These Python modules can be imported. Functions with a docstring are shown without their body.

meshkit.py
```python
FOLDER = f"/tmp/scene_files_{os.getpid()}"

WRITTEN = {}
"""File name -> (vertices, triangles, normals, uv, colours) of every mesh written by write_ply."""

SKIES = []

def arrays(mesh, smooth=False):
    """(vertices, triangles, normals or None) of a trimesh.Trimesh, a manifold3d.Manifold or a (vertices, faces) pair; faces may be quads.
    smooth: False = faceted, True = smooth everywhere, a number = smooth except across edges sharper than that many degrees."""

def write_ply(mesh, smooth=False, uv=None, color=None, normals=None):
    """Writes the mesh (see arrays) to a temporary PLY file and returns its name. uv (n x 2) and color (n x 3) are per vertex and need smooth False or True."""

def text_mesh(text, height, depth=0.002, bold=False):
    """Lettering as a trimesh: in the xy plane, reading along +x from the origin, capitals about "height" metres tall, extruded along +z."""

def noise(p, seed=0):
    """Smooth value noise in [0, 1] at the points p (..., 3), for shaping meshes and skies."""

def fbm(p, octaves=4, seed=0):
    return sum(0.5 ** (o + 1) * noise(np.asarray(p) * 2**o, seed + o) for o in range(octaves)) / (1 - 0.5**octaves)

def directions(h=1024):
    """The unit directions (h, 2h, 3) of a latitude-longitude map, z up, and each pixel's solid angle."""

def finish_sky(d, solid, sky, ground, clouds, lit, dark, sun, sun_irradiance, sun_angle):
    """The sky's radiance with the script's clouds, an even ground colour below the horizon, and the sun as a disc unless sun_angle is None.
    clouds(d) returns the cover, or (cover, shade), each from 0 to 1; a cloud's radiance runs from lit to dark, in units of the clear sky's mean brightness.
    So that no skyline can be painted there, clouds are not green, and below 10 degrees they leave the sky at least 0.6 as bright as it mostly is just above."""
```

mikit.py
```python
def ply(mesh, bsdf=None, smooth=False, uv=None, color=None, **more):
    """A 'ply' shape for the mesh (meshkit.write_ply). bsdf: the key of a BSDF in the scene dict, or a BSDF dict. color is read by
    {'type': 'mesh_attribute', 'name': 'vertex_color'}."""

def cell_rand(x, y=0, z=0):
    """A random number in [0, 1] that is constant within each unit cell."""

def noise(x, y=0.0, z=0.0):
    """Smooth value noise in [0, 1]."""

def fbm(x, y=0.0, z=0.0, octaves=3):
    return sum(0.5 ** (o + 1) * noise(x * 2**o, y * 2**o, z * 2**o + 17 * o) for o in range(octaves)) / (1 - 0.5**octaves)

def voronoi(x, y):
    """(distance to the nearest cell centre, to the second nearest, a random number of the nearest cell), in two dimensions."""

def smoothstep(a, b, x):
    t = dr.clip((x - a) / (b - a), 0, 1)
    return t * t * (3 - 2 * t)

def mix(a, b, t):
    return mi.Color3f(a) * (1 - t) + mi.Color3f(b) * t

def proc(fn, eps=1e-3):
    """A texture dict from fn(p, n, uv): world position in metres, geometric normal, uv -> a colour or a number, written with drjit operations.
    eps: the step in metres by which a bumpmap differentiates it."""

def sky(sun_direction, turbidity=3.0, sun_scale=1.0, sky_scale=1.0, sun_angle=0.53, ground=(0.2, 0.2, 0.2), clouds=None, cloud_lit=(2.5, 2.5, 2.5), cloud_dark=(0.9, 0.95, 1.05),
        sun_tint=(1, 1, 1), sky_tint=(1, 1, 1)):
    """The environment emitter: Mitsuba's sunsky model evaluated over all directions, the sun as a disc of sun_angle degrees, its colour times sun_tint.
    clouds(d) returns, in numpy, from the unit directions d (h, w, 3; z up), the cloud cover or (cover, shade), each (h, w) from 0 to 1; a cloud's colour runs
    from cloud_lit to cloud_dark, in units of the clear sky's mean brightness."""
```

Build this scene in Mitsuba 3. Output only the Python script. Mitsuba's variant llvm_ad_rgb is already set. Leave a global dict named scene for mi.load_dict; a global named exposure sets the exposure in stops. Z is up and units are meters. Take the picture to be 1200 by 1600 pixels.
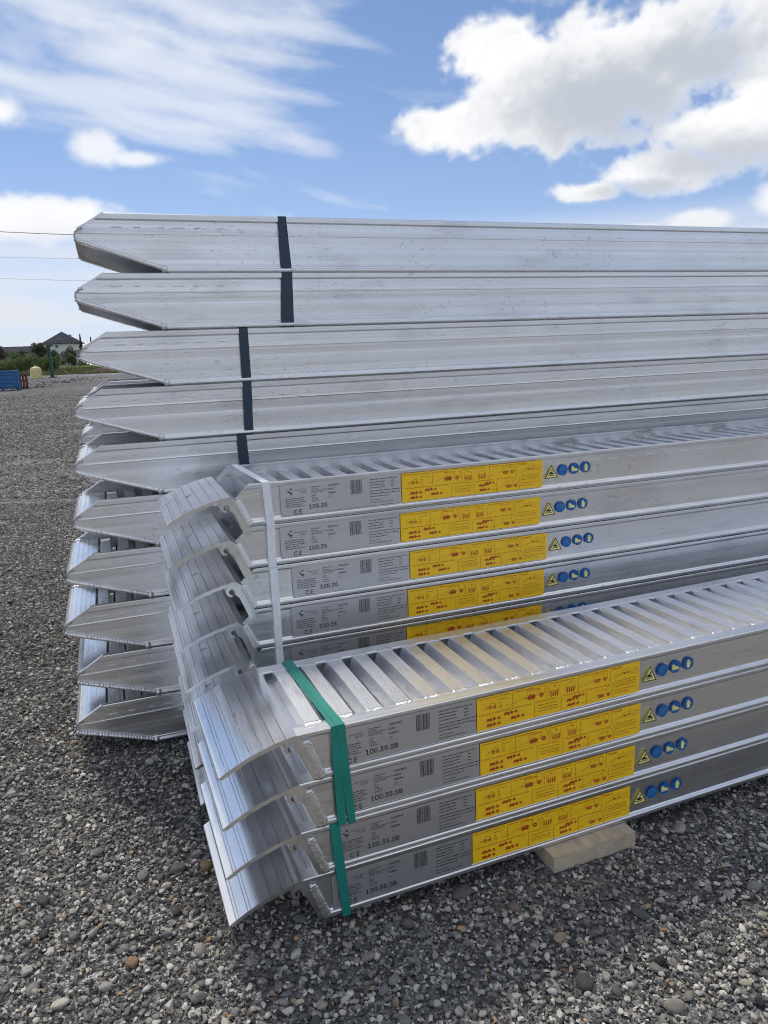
import math, random
import numpy as np, trimesh, mitsuba as mi, drjit as dr
import manifold3d, shapely
from shapely.geometry import Polygon, LineString, Point, box as sbox
from shapely.ops import unary_union
import mikit, meshkit
from mikit import proc, noise, fbm, voronoi, smoothstep, mix, cell_rand
T = mi.ScalarTransform4f
rng = np.random.default_rng(7)
scene, labels = {}, {}

# ------------------------------------------------------------------ camera, sky, exposure
F_PX, PITCH, ROLL, EYE = 1150.86, 0.21814, 0.03904, 1.45
fw = np.array([0, math.cos(PITCH), -math.sin(PITCH)])
up0 = np.array([0, math.sin(PITCH), math.cos(PITCH)])
up = np.array([math.sin(ROLL), 0, 0]) + up0 * math.cos(ROLL)
scene['camera'] = {'type': 'perspective', 'fov_axis': 'y', 'fov': 2 * math.degrees(math.atan(800 / F_PX)),
                   'near_clip': 0.05, 'far_clip': 3000.0,
                   'to_world': T().look_at(origin=[0, 0, EYE], target=[0, float(fw[1]), EYE + float(fw[2])], up=up.tolist())}
exposure = 1.45
SUN_AZ, SUN_EL = -32.0, 57.0          # degrees right of straight ahead, above the horizon
sun_dir = [math.sin(math.radians(SUN_AZ)) * math.cos(math.radians(SUN_EL)),
           math.cos(math.radians(SUN_AZ)) * math.cos(math.radians(SUN_EL)), math.sin(math.radians(SUN_EL))]


def sstep(a, b, x):
    t = np.clip((x - a) / (b - a), 0, 1)
    return t * t * (3 - 2 * t)


def clouds(d):
    az = np.degrees(np.arctan2(d[..., 0], d[..., 1]))
    el = np.degrees(np.arcsin(np.clip(d[..., 2], -1, 1)))
    ca = az * np.cos(np.radians(el))
    q = np.stack([ca, el, 0 * el], -1)
    puff = meshkit.fbm(q * [0.22, 0.30, 1], 6, 3) - 0.5            # cauliflower edges
    fine = meshkit.fbm(q * [0.62, 0.85, 1], 4, 11) - 0.5
    curl = meshkit.fbm(q * [2.3, 2.9, 1] + 3 * fine[..., None], 4, 17) - 0.5
    shade = np.zeros_like(el)
    cover = np.zeros_like(el)

    def heap(blobs, soft, edge, amount=1.0, dark=0.0, core=()):
        nonlocal cover, shade
        g = np.full(el.shape, -9.0)
        for x, y, rx, ry in blobs:
            r = np.sqrt(((ca - x) / rx) ** 2 + ((el - y) / ry) ** 2)
            g = np.maximum(g, 1 - r)
        g = g + edge * (0.75 * puff + 0.60 * fine + 0.34 * curl)
        c = sstep(0, soft, g) * amount
        s = np.zeros_like(g)
        for x, y, rx, ry in core:
            s = np.maximum(s, np.exp(-(((ca - x) / rx) ** 2 + ((el - y) / ry) ** 2)))
        s = dark * np.clip(sstep(0.02, 0.9, s + 0.55 * puff + 0.5 * fine + 0.25 * curl) * sstep(-0.05, 0.30, g), 0, 1)
        shade = np.where(c > 0.02, shade * (1 - c) + s * c, shade)
        cover = cover + (1 - cover) * c

    # thin high cloud, combed into streaks
    a = math.radians(-9)
    u, v = ca * math.cos(a) + el * math.sin(a), -ca * math.sin(a) + el * math.cos(a)
    warp = meshkit.fbm(np.stack([u * .06, v * .10, 0 * u + 4], -1), 4, 21)
    st = meshkit.fbm(np.stack([u * 0.10 + 1.5 * warp, v * 0.75 + 2.2 * warp, 0 * u], -1), 6, 5)
    field = meshkit.fbm(np.stack([ca * .05, el * .10, 0 * u + 9], -1), 3, 8)
    tl = np.exp(-(((ca + 13) / 11) ** 2 + ((el - 19.5) / 4.2) ** 2))
    low = np.exp(-(((ca + 12) / 18) ** 2 + ((el - 10.5) / 2.4) ** 2))
    away = sstep(30, 70, np.abs(az)) + sstep(26, 40, el)
    cir = sstep(0.40, 0.85, st * 0.75 + field * 0.25 + 0.27 * tl + 0.10 * low + 0.10 * np.clip(away, 0, 1) - 0.03 - 0.10 * sstep(-5, 1, ca) * sstep(30, 20, np.abs(az)))
    cover = np.clip(cir * 0.62, 0, 1)
    cover = np.maximum(cover, 0.04 + 0.30 * np.exp(-np.clip(el - 4, 0, 90) / 6.0))
    # broad bank of thick white at upper left
    heap([(-16, 20.5, 8, 2.8), (-9.5, 19.6, 7, 2.0), (-23, 19.8, 5, 2.6), (-22, 22.5, 6, 2)], 1.3, 1.5, 0.34)
    heap([(-24.5, 15.6, 2.4, 1.2)], 0.7, 0.8, 0.9)
    heap([(-18.2, 13.7, 2.3, 1.3), (-15.6, 13.2, 3.0, .7)], 0.8, 1.0, 0.8)
    # large cumulus on the right
    heap([(12.5, 15.8, 8.2, 3.7), (18.5, 17.2, 8.5, 4.6), (6.5, 15.0, 4.6, 2.0), (25.5, 17.5, 6.5, 4.5), (9, 18.6, 4, 2.6)], 0.46, 1.15, 1.0, 1.0, [(16.5, 15.2, 7.0, 2.7), (21.5, 17.0, 5.5, 2.4)])
    heap([(24.5, 13.0, 5.0, 3.0), (20.0, 10.8, 6.0, 1.6), (15.5, 10.1, 3.4, .9), (28, 12.6, 6, 3)], 0.46, 1.05, 1.0, 0.9, [(24.0, 11.2, 5.5, 1.6), (18.5, 10.0, 4, .7)])
    heap([(15, 22.8, 7, 2.0)], 0.9, 1.2, 0.8)
    # low heaps near the horizon
    heap([(-24, 9.2, 9, 1.7), (-14.5, 8.8, 6.5, 1.0)], 0.5, 0.7, 0.95, 0.35, [(-20, 7.6, 9, 1.2)])
    heap([(22.3, 7.6, 2.6, .9), (19, 7.3, 2.0, .5), (27.5, 8.6, 2.4, 1.4)], 0.5, 0.6, 0.9)
    lowband = sstep(9.5, 6, el) * (0.45 + 0.55 * sstep(.35, .62, meshkit.fbm(np.stack([ca * .07, el * .55, 0 * u + 2], -1), 5, 31)))
    shade = np.maximum(shade, 0.45 * lowband)
    cover = cover + (1 - cover) * 0.85 * lowband
    # the sky out of view carries the same broken cumulus
    out = np.clip(sstep(32, 50, np.abs(az)) + sstep(26, 36, el), 0, 1)
    big = meshkit.fbm(d * [2.6, 2.6, 3.6] + 5.0, 6, 41)
    c = out * sstep(0.47, 0.60, big)
    shade = shade * (1 - c) + c * 0.8 * sstep(0.54, 0.72, big)
    cover = cover + (1 - cover) * c
    return np.clip(cover, 0, 1), np.clip(shade, 0, 1)


scene['daylight'] = mikit.sky(sun_dir, turbidity=3.0, sun_scale=0.75, sun_angle=9.0, sun_tint=(0.89, 1.0, 1.15), clouds=clouds,
                              cloud_lit=(3.7, 3.7, 3.72), cloud_dark=(2.05, 2.2, 2.45), sky_tint=(0.86, 1.04, 1.26), ground=(0.13, 0.13, 0.13))

# ------------------------------------------------------------------ materials
UX, UY = math.cos(0.349), math.sin(0.349)          # the ramps' long direction


def along(p):
    return p.x * UX + p.y * UY


def across(p):
    return -p.x * UY + p.y * UX


def pm(fn_col, fn_rough, metallic=1.0, spec=0.5, **k):
    return {'type': 'principled', 'base_color': fn_col if isinstance(fn_col, dict) else {'type': 'rgb', 'value': fn_col},
            'roughness': fn_rough, 'metallic': metallic, 'specular': spec, **k}


def mill_col(p, n, uv):
    s, z, w = along(p), p.z, across(p)
    drawn = noise(s * 0.3, z * 420, w * 200) * 0.5 + noise(s * 0.12 + 9, z * 120, 3) * 0.5
    cloud = fbm(s * 3.1, z * 7, w * 5, 4)
    smear = smoothstep(0.54, 0.70, fbm(s * 4.5 + 7, z * 18 + 3, w * 9, 5))
    speck = smoothstep(0.78, 0.88, noise(s * 80, z * 160, w * 100)) * smoothstep(0.45, 0.65, fbm(s * 4, z * 9, 5, 3))
    scratch = smoothstep(0.86, 0.93, noise(s * 26 + z * 40, z * 700 - s * 30, 8)) * smoothstep(0.5, 0.62, fbm(s * 2.5, z * 6, 1, 3))
    v = 0.83 + 0.15 * (drawn - 0.5) + 0.09 * (cloud - 0.5) - 0.09 * smear - 0.16 * speck - 0.22 * scratch
    return mi.Color3f(v * 0.985, v * 0.995, v * 1.015)


def mill_rough(p, n, uv):
    s, z = along(p), p.z
    return 0.33 + 0.14 * (noise(s * 0.5, z * 160, across(p) * 200) - 0.5) + 0.16 * (fbm(s * 4, z * 9, across(p) * 6, 3) - 0.5)


def mill_bump(p, n, uv):
    s, z, w = along(p), p.z, across(p)
    return 0.60 * noise(s * 0.10, z * 75, w * 75) + 0.36 * noise(s * 0.15 + 5, z * 210, w * 210) + 0.35 * fbm(s * 1.1, z * 9, w * 9, 2)


def plate_col(p, n, uv):
    s, w, z = along(p), across(p), p.z
    drawn = noise(s * 260, w * 1.2, z * 260)
    cloud = fbm(s * 12, w * 7, z * 12, 4)
    rub = smoothstep(0.58, 0.72, fbm(s * 20 + 4, w * 9, z * 20, 4))
    v = 0.84 + 0.10 * (drawn - 0.5) + 0.20 * (cloud - 0.5) - 0.10 * rub
    return mi.Color3f(v * 0.985, v * 0.995, v * 1.01)


def plate_rough(p, n, uv):
    s, w, z = along(p), across(p), p.z
    return 0.17 + 0.12 * (fbm(s * 14, w * 8, z * 14, 3) - 0.5) + 0.06 * noise(s * 260, w * 2, z * 260)


def rung_col(p, n, uv):
    s, w, z = along(p), across(p), p.z
    drawn = noise(s * 500, w * 2.0, z * 400)
    scr = smoothstep(0.6, 0.8, fbm(s * 60, w * 14, z * 40, 3))
    v = 0.90 + 0.12 * (drawn - 0.5) + 0.10 * (fbm(s * 15, w * 12, z * 15, 3) - 0.5) - 0.16 * scr
    return mi.Color3f(v * 0.99, v * 0.995, v * 1.01)


scene['alu_mill'] = {'type': 'bumpmap', 'arbitrary': proc(mill_bump, eps=6e-4), 'scale': 0.00042, 'bsdf': pm(proc(mill_col), proc(mill_rough))}
scene['alu_plate'] = pm(proc(plate_col), proc(plate_rough))
scene['alu_rung'] = pm(proc(rung_col), 0.35)
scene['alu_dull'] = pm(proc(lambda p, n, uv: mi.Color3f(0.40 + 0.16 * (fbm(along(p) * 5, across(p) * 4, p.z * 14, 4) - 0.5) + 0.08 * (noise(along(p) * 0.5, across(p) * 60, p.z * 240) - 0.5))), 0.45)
scene['alu_matte'] = pm(proc(lambda p, n, uv: mi.Color3f(0.80 - 0.34 * smoothstep(0.55, 0.72, fbm(along(p) * 9, across(p) * 4, p.z * 22, 4)) + 0.1 * (fbm(along(p) * 3, across(p) * 3, p.z * 9, 3) - 0.5))), 0.62)
scene['alu_weld'] = pm(proc(lambda p, n, uv: mi.Color3f(0.70 + 0.22 * fbm(p.x * 90, p.y * 90, p.z * 90, 3))), 0.34)
scene['alu_burnt'] = pm(proc(lambda p, n, uv: mix((0.10, 0.085, 0.07), (0.45, 0.42, 0.38), smoothstep(.35, .65, fbm(p.x * 60, p.y * 60, p.z * 60, 3)))), 0.5, metallic=0.6)


def two(b):
    return {'type': 'twosided', 'bsdf': b}


def plastic(col, rough=0.3, **k):
    return two({'type': 'principled', 'base_color': col if isinstance(col, dict) else {'type': 'rgb', 'value': col}, 'roughness': rough, 'specular': 0.45, **k})


def foil_col(p, n, uv):
    v = 0.61 + 0.07 * (fbm(along(p) * 9, p.z * 14, 2, 4) - 0.5)
    return mi.Color3f(v * .985, v, v * 1.02)


scene['silver_foil'] = two(pm(proc(foil_col), 0.42, metallic=0.85))
scene['yellow_film'] = plastic(proc(lambda p, n, uv: mix((0.92, 0.56, 0.014), (0.97, 0.61, 0.020), fbm(along(p) * 10, p.z * 20, 1, 3))), 0.35)
scene['dark_print'] = plastic((0.035, 0.035, 0.04), 0.5)
scene['grey_print'] = plastic((0.16, 0.165, 0.17), 0.5)
scene['red_print'] = plastic((0.42, 0.06, 0.008), 0.5)
scene['pale_yellow'] = plastic((0.86, 0.78, 0.28), 0.4)
scene['black_print'] = plastic((0.02, 0.02, 0.02), 0.4)
scene['blue_film'] = plastic((0.012, 0.12, 0.36), 0.35)
scene['light_blue_print'] = plastic((0.07, 0.28, 0.58), 0.4)
scene['green_strap'] = plastic(proc(lambda p, n, uv: mix((0.008, 0.19, 0.145), (0.014, 0.24, 0.19), noise(along(p) * 30, across(p) * 12, p.z * 12))), 0.48)
scene['white_strap'] = plastic((0.78, 0.80, 0.82), 0.4)
scene['navy_strap'] = plastic((0.022, 0.045, 0.075), 0.38)


def wood_col(p, n, uv):
    s, w = along(p), across(p)
    r = dr.sqrt(dr.square((s - 1.16) * 1.0) + dr.square((p.z + 0.06) * 1.0)) * 150
    ring = dr.abs(r + 2.2 * fbm(s * 30, p.z * 40, w * 5, 3) - dr.floor(r + 2.2 * fbm(s * 30, p.z * 40, w * 5, 3)) - 0.5) * 2
    v = 0.80 + 0.20 * ring - 0.12 * smoothstep(.55, .75, fbm(s * 60, w * 30, p.z * 60, 3))
    grey = smoothstep(0.4, 0.7, fbm(s * 18, w * 8, p.z * 20, 3))
    return mix((0.56, 0.46, 0.33), (0.46, 0.40, 0.32), grey) * v


scene['weathered_wood'] = plastic(proc(wood_col), 0.8)


# ------------------------------------------------------------------ mesh helpers
def cat(ms):
    return trimesh.util.concatenate(ms)


def prism_x(poly, length, x0=0.0):
    """A polygon in (y, z) drawn out along x."""
    m = trimesh.creation.extrude_polygon(poly, length, engine='earcut')
    v = m.vertices
    m.vertices = np.stack([v[:, 2] + x0, v[:, 0], v[:, 1]], 1)
    return m


def prism_y(poly, y0, y1):
    """A polygon in (x, z) drawn out from y0 to y1."""
    m = trimesh.creation.extrude_polygon(poly, y1 - y0, engine='earcut')
    v = m.vertices
    m.vertices = np.stack([v[:, 0], y1 - v[:, 2], v[:, 1]], 1)
    return m


def mani(m):
    return manifold3d.Manifold(manifold3d.Mesh(np.asarray(m.vertices, np.float32), np.asarray(m.faces, np.uint32)))


def tri(man):
    k = man.to_mesh()
    return trimesh.Trimesh(k.vert_properties[:, :3], k.tri_verts, process=False)


def bx(x0, x1, y0, y1, z0, z1):
    m = trimesh.creation.box((x1 - x0, y1 - y0, z1 - z0))
    m.apply_translation(((x0 + x1) / 2, (y0 + y1) / 2, (z0 + z1) / 2))
    return m


def tube(pts, r, sides=8):
    pts = np.asarray(pts, float)
    t = np.gradient(pts, axis=0)
    t /= np.linalg.norm(t, axis=1, keepdims=True)
    a = np.cross(t, np.where(np.abs(t[:, 2:]) < .9, [[0, 0, 1.]], [[1., 0, 0]]))
    a /= np.linalg.norm(a, axis=1, keepdims=True)
    b = np.cross(t, a)
    ang = np.arange(sides) * 2 * np.pi / sides
    r = np.broadcast_to(r, (len(pts),))
    v = pts[:, None] + r[:, None, None] * (np.cos(ang)[None, :, None] * a[:, None] + np.sin(ang)[None, :, None] * b[:, None])
    f = []
    for i in range(len(pts) - 1):
        for j in range(sides):
            k = (j + 1) % sides
            f += [[i * sides + j, i * sides + k, (i + 1) * sides + k], [i * sides + j, (i + 1) * sides + k, (i + 1) * sides + j]]
    n = len(pts) * sides
    vv = np.vstack([v.reshape(-1, 3), pts[:1], pts[-1:]])
    for j in range(sides):
        k = (j + 1) % sides
        f += [[n, k, j], [n + 1, n - sides + j, n - sides + k]]
    return trimesh.Trimesh(vv, f, process=False)


def mirror_y(m, width):
    m = m.copy()
    m.vertices[:, 1] = width - m.vertices[:, 1]
    m.faces = m.faces[:, ::-1]
    return m


SMALL = trimesh.creation.icosphere(subdivisions=2)


def weld_line(a, b, n, r, flat, seed):
    """A bead of overlapping ripples from a to b (points in x, y, z)."""
    g = np.random.default_rng(seed)
    a, b = np.asarray(a, float), np.asarray(b, float)
    d = (b - a) / np.linalg.norm(b - a)
    side = np.array([d[2], 0, -d[0]]) if abs(d[1]) < .5 else np.array([0, 0, 1.])
    nrm = np.cross(d, side)
    out = []
    for i in range(n):
        t = (i + .5) / n
        m = SMALL.copy()
        rr = r * g.uniform(.85, 1.15)
        v = m.vertices
        L = np.linalg.norm(b - a) / n
        m.vertices = (a + (b - a) * t) + v[:, :1] * d * L * .92 * g.uniform(.85, 1.2) + v[:, 1:2] * side * rr + v[:, 2:] * nrm * flat
        if np.linalg.det(np.stack([d, side, nrm])) < 0:
            m.faces = m.faces[:, ::-1]
        out.append(m)
    return cat(out)


class Ink:
    """Flat print in (x, z), facing -y."""
    def __init__(self): self.p = []
    def rect(self, x0, x1, z0, z1): self.p.append(sbox(min(x0, x1), min(z0, z1), max(x0, x1), max(z0, z1))); return self
    def poly(self, pts): self.p.append(Polygon(pts).buffer(0)); return self
    def line(self, pts, w): self.p.append(LineString(pts).buffer(w / 2, cap_style=2, quad_segs=2)); return self
    def disk(self, x, z, r, hole=0):
        g = Point(x, z).buffer(r, quad_segs=6)
        self.p.append(g.difference(Point(x, z).buffer(hole, quad_segs=4)) if hole else g); return self
    def words(self, x0, x1, z, hgt, g):
        """A row of print too small to read."""
        x = x0
        while x < x1 - hgt:
            w = min(g.uniform(1.5, 5.5) * hgt, x1 - x)
            self.rect(x, x + w, z, z + hgt * .62); x += w + hgt * .6
        return self
    def mesh(self, y):
        vs, fs, at = [], [], 0
        for g in self.p:
            for h in getattr(g, 'geoms', [g]):
                if h.is_empty or h.area < 1e-10: continue
                v, f = trimesh.creation.triangulate_polygon(h, engine='earcut')
                e = v[f]
                area = (e[:, 1, 0] - e[:, 0, 0]) * (e[:, 2, 1] - e[:, 0, 1]) - (e[:, 1, 1] - e[:, 0, 1]) * (e[:, 2, 0] - e[:, 0, 0])
                f = np.where(area[:, None] < 0, f[:, ::-1], f)
                vs.append(np.stack([v[:, 0], np.full(len(v), y), v[:, 1]], 1)); fs.append(f + at); at += len(v)
        return trimesh.Trimesh(np.vstack(vs), np.vstack(fs), process=False)


def lettering(text, height, x, z, y, bold=False, squeeze=1.0):
    m = meshkit.text_mesh(text, height, 0.0002, bold)
    v = m.vertices
    m.vertices = np.stack([x + v[:, 0] * squeeze, y - v[:, 2], z + v[:, 1]], 1)
    return m


_taken = {}


def numbered(name):
    k = _taken.get(name, -1) + 1
    _taken[name] = k
    return name if k == 0 else f'{name}_{k:03d}'


def thing(name, label, category, group=None, **k):
    key = numbered(name)
    labels[key] = {'label': label, 'category': category, **k}
    if group: labels[key]['group'] = group
    return key


def part(parent, name, shape, to_world=None, bsdf=None, **lab):
    """Adds a copy of a shape dict under a numbered key."""
    key = numbered(f'{parent}__{name}')
    d = dict(shape)
    if to_world is not None: d['to_world'] = to_world
    if bsdf: d['bsdf'] = {'type': 'ref', 'id': bsdf}
    scene[key] = d
    if lab: labels[key] = lab
    return key


def P(mesh, bsdf, smooth=False, **k):
    return mikit.ply(mesh, bsdf, smooth=smooth, **k)


def frame(theta, dist, s, z, w=0.0):
    x = math.cos(theta) * s - math.sin(theta) * (dist + w)
    y = math.sin(theta) * s + math.cos(theta) * (dist + w)
    return T().translate([x, y, z]).rotate([0, 0, 1], math.degrees(theta))


# ------------------------------------------------------------------ ground
def gravel_col(p, n, uv):
    a = voronoi(p.x * 55, p.y * 55)
    b = voronoi(p.x * 17 + 3, p.y * 17)
    v = 0.12 + 0.22 * a[2] * a[2]
    v = v + dr.select(a[2] > 0.86, 0.16, 0.0)
    big = dr.select((b[2] > 0.62) & (b[0] < 0.36), 1.0, 0.0)
    v = v * (1 - big) + big * (0.08 + 0.30 * cell_rand(b[2] * 5000, 2, 1))
    patch = fbm(p.x * 0.35, p.y * 0.22, 1, 4)
    v = v * (0.75 + 0.5 * patch)
    return mi.Color3f(v * 1.02, v, v * 0.965)


def gravel_bump(p, n, uv):
    a = voronoi(p.x * 55, p.y * 55)
    return (1 - smoothstep(0.0, 0.55, a[0])) * 1.0


scene['gravel_sheet'] = {'type': 'twosided', 'bsdf': {'type': 'bumpmap', 'arbitrary': proc(gravel_bump, eps=2e-3), 'scale': 0.008,
                                                    'bsdf': {'type': 'diffuse', 'reflectance': proc(gravel_col)}}}
gx = np.concatenate([np.linspace(-90, -8, 42), np.linspace(-7.5, 7.5, 61), np.linspace(8, 90, 42)])
gy = np.concatenate([np.linspace(-30, -2, 15), np.linspace(-1.5, 12, 55), np.linspace(12.5, 69.9, 90)])
GX, GY = np.meshgrid(gx, gy)


def ground_z(x, y):
    q = np.stack([np.asarray(x) * .5, np.asarray(y) * .5, 0 * np.asarray(x)], -1)
    near = np.exp(-((np.asarray(x) - 1.2) ** 2 / 9 + (np.asarray(y) - 2.6) ** 2 / 5))
    return (meshkit.fbm(q, 3, 2) - 0.5) * 0.05 * (1 - near) - 0.006


def grid(GXm, GYm, Z):
    h, w = GXm.shape
    v = np.stack([GXm, GYm, Z], -1).reshape(-1, 3)
    i, j = np.meshgrid(np.arange(h - 1), np.arange(w - 1), indexing='ij')
    a = (i * w + j).ravel()
    return v, np.stack([a, a + 1, a + w + 1, a + w], 1)


gm = grid(GX, GY, ground_z(GX, GY))
scene['gravel_yard'] = P(gm, 'gravel_sheet', smooth=True)
labels['gravel_yard'] = {'label': 'dark grey gravel yard under and around the stacked ramps', 'kind': 'structure'}

PAL = np.array([[.030, .031, .034], [.045, .046, .049], [.065, .066, .068], [.085, .086, .086], [.115, .114, .110], [.16, .157, .148], [.22, .213, .195],
                [.29, .28, .25], [.38, .365, .325], [.13, .10, .075], [.17, .12, .075], [.12, .12, .10]])
PW_GRIT = np.array([.24, .24, .18, .11, .08, .05, .035, .02, .015, .012, .006, .012]); PW_GRIT /= PW_GRIT.sum()
PW_STONE = np.array([.08, .12, .15, .15, .14, .115, .09, .065, .04, .02, .01, .02]); PW_STONE /= PW_STONE.sum()
def chip(seed):
    m = trimesh.Trimesh(np.random.default_rng(seed).normal(size=(11, 3)))
    m.vertices /= np.linalg.norm(m.vertices, axis=1)[:, None] * np.random.default_rng(seed + 50).uniform(.85, 1.15, (len(m.vertices), 1))
    h = m.convex_hull
    return trimesh.Trimesh(h.vertices[h.faces].reshape(-1, 3), np.arange(3 * len(h.faces)).reshape(-1, 3), process=False)


CHIPS = [chip(k) for k in range(24)]
ICO0, ICO1, ICO2 = (trimesh.creation.icosphere(subdivisions=k) for k in (0, 1, 2))


def stone(base, g, r, lump=0.28):
    v = base.vertices * (1 + lump * (meshkit.noise(base.vertices * 1.3 + g.uniform(0, 90, 3))[:, None] - .5) * 2)
    v = v * np.array([g.uniform(.8, 1.5), g.uniform(.7, 1.05), g.uniform(.5, .8)]) * r
    a = g.uniform(0, 2 * np.pi); t = g.normal(0, .35)
    v = v @ np.array([[1, 0, 0], [0, math.cos(t), math.sin(t)], [0, -math.sin(t), math.cos(t)]])
    return v @ np.array([[math.cos(a), math.sin(a), 0], [-math.sin(a), math.cos(a), 0], [0, 0, 1]])


def gravel_tile(size, parts, seed):
    g = np.random.default_rng(seed)
    vs, fs, cs, at = [], [], [], 0
    for base, count, lo, hi, pw, sink in parts:
        shape = base
        for _ in range(count):
            base = CHIPS[g.integers(24)] if shape is None else shape
            r = lo * (hi / lo) ** (g.uniform() ** 1.6)
            v = stone(base, g, r)
            v = v + [g.uniform(-size / 2, size / 2), g.uniform(-size / 2, size / 2), r * sink + g.uniform(-.002, .003)]
            c = np.minimum(PAL[g.choice(len(PAL), p=pw)] * 2.3, .36 + .35 * PAL[8]) * np.array([1.04, 1.0, .94]) * g.uniform(.85, 1.15)
            vs.append(v); fs.append(base.faces + at); at += len(v)
            cs.append(np.clip(c * (1 + g.normal(0, .10, (len(v), 1))), .01, .8))
    return (np.vstack(vs), np.vstack(fs)), np.vstack(cs)


scene['pebble'] = {'type': 'diffuse', 'reflectance': {'type': 'mesh_attribute', 'name': 'vertex_color'}}
for k in range(5):
    q = (1.5, 1.2, 1.0, 1.35, .8)[k]
    m, c = gravel_tile(.6, [(None, 4600, .0021, .0054, PW_GRIT, .2), (None, 1300, .0042, .0072, PW_STONE, .3), (None, int(440 * q), .0050, .0100, PW_STONE, .35), (ICO1, int(300 * q), .0050, .0100, PW_STONE, .35), (ICO1, int(18 * q), .010, .015, PW_STONE, .25), (None, int(18 * q), .010, .016, PW_STONE, .25)], 100 + k)
    scene[f'near_gravel_shapes_{k + 1:03d}'] = {'type': 'shapegroup', 'patch': P(m, 'pebble', smooth=True, color=c)}
for k in range(2):
    m, c = gravel_tile(2.0, [(ICO0, 5200, .006, .013, PW_STONE, .3), (ICO0, 700, .011, .026, PW_STONE, .25)], 200 + k)
    scene[f'far_gravel_shapes_{k + 1:03d}'] = {'type': 'shapegroup', 'patch': P(m, 'pebble', smooth=True, color=c)}
labels['gravel'] = {'label': 'loose mixed grey gravel covering the yard', 'category': 'gravel', 'kind': 'stuff'}
k = 0
for iy in range(12):
    for ix in range(22):
        x, y = -7.2 + .6 * ix, .8 + .6 * iy
        if x < -.62 * y - 1.0 or x > .62 * y + 1.0: continue
        if -x * UY + y * UX > 2.2 and x * UX + y * UY > .5 and y > 1.9: continue
        k += 1
        scene[f'gravel__{k:03d}'] = {'type': 'instance', 'shapes': {'type': 'ref', 'id': f'near_gravel_shapes_{rng.integers(5) + 1:03d}'},
                                     'to_world': T().translate([x, y, float(ground_z(x, y)) + .003]).rotate([0, 0, 1], float(90 * rng.integers(4)))}
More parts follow.
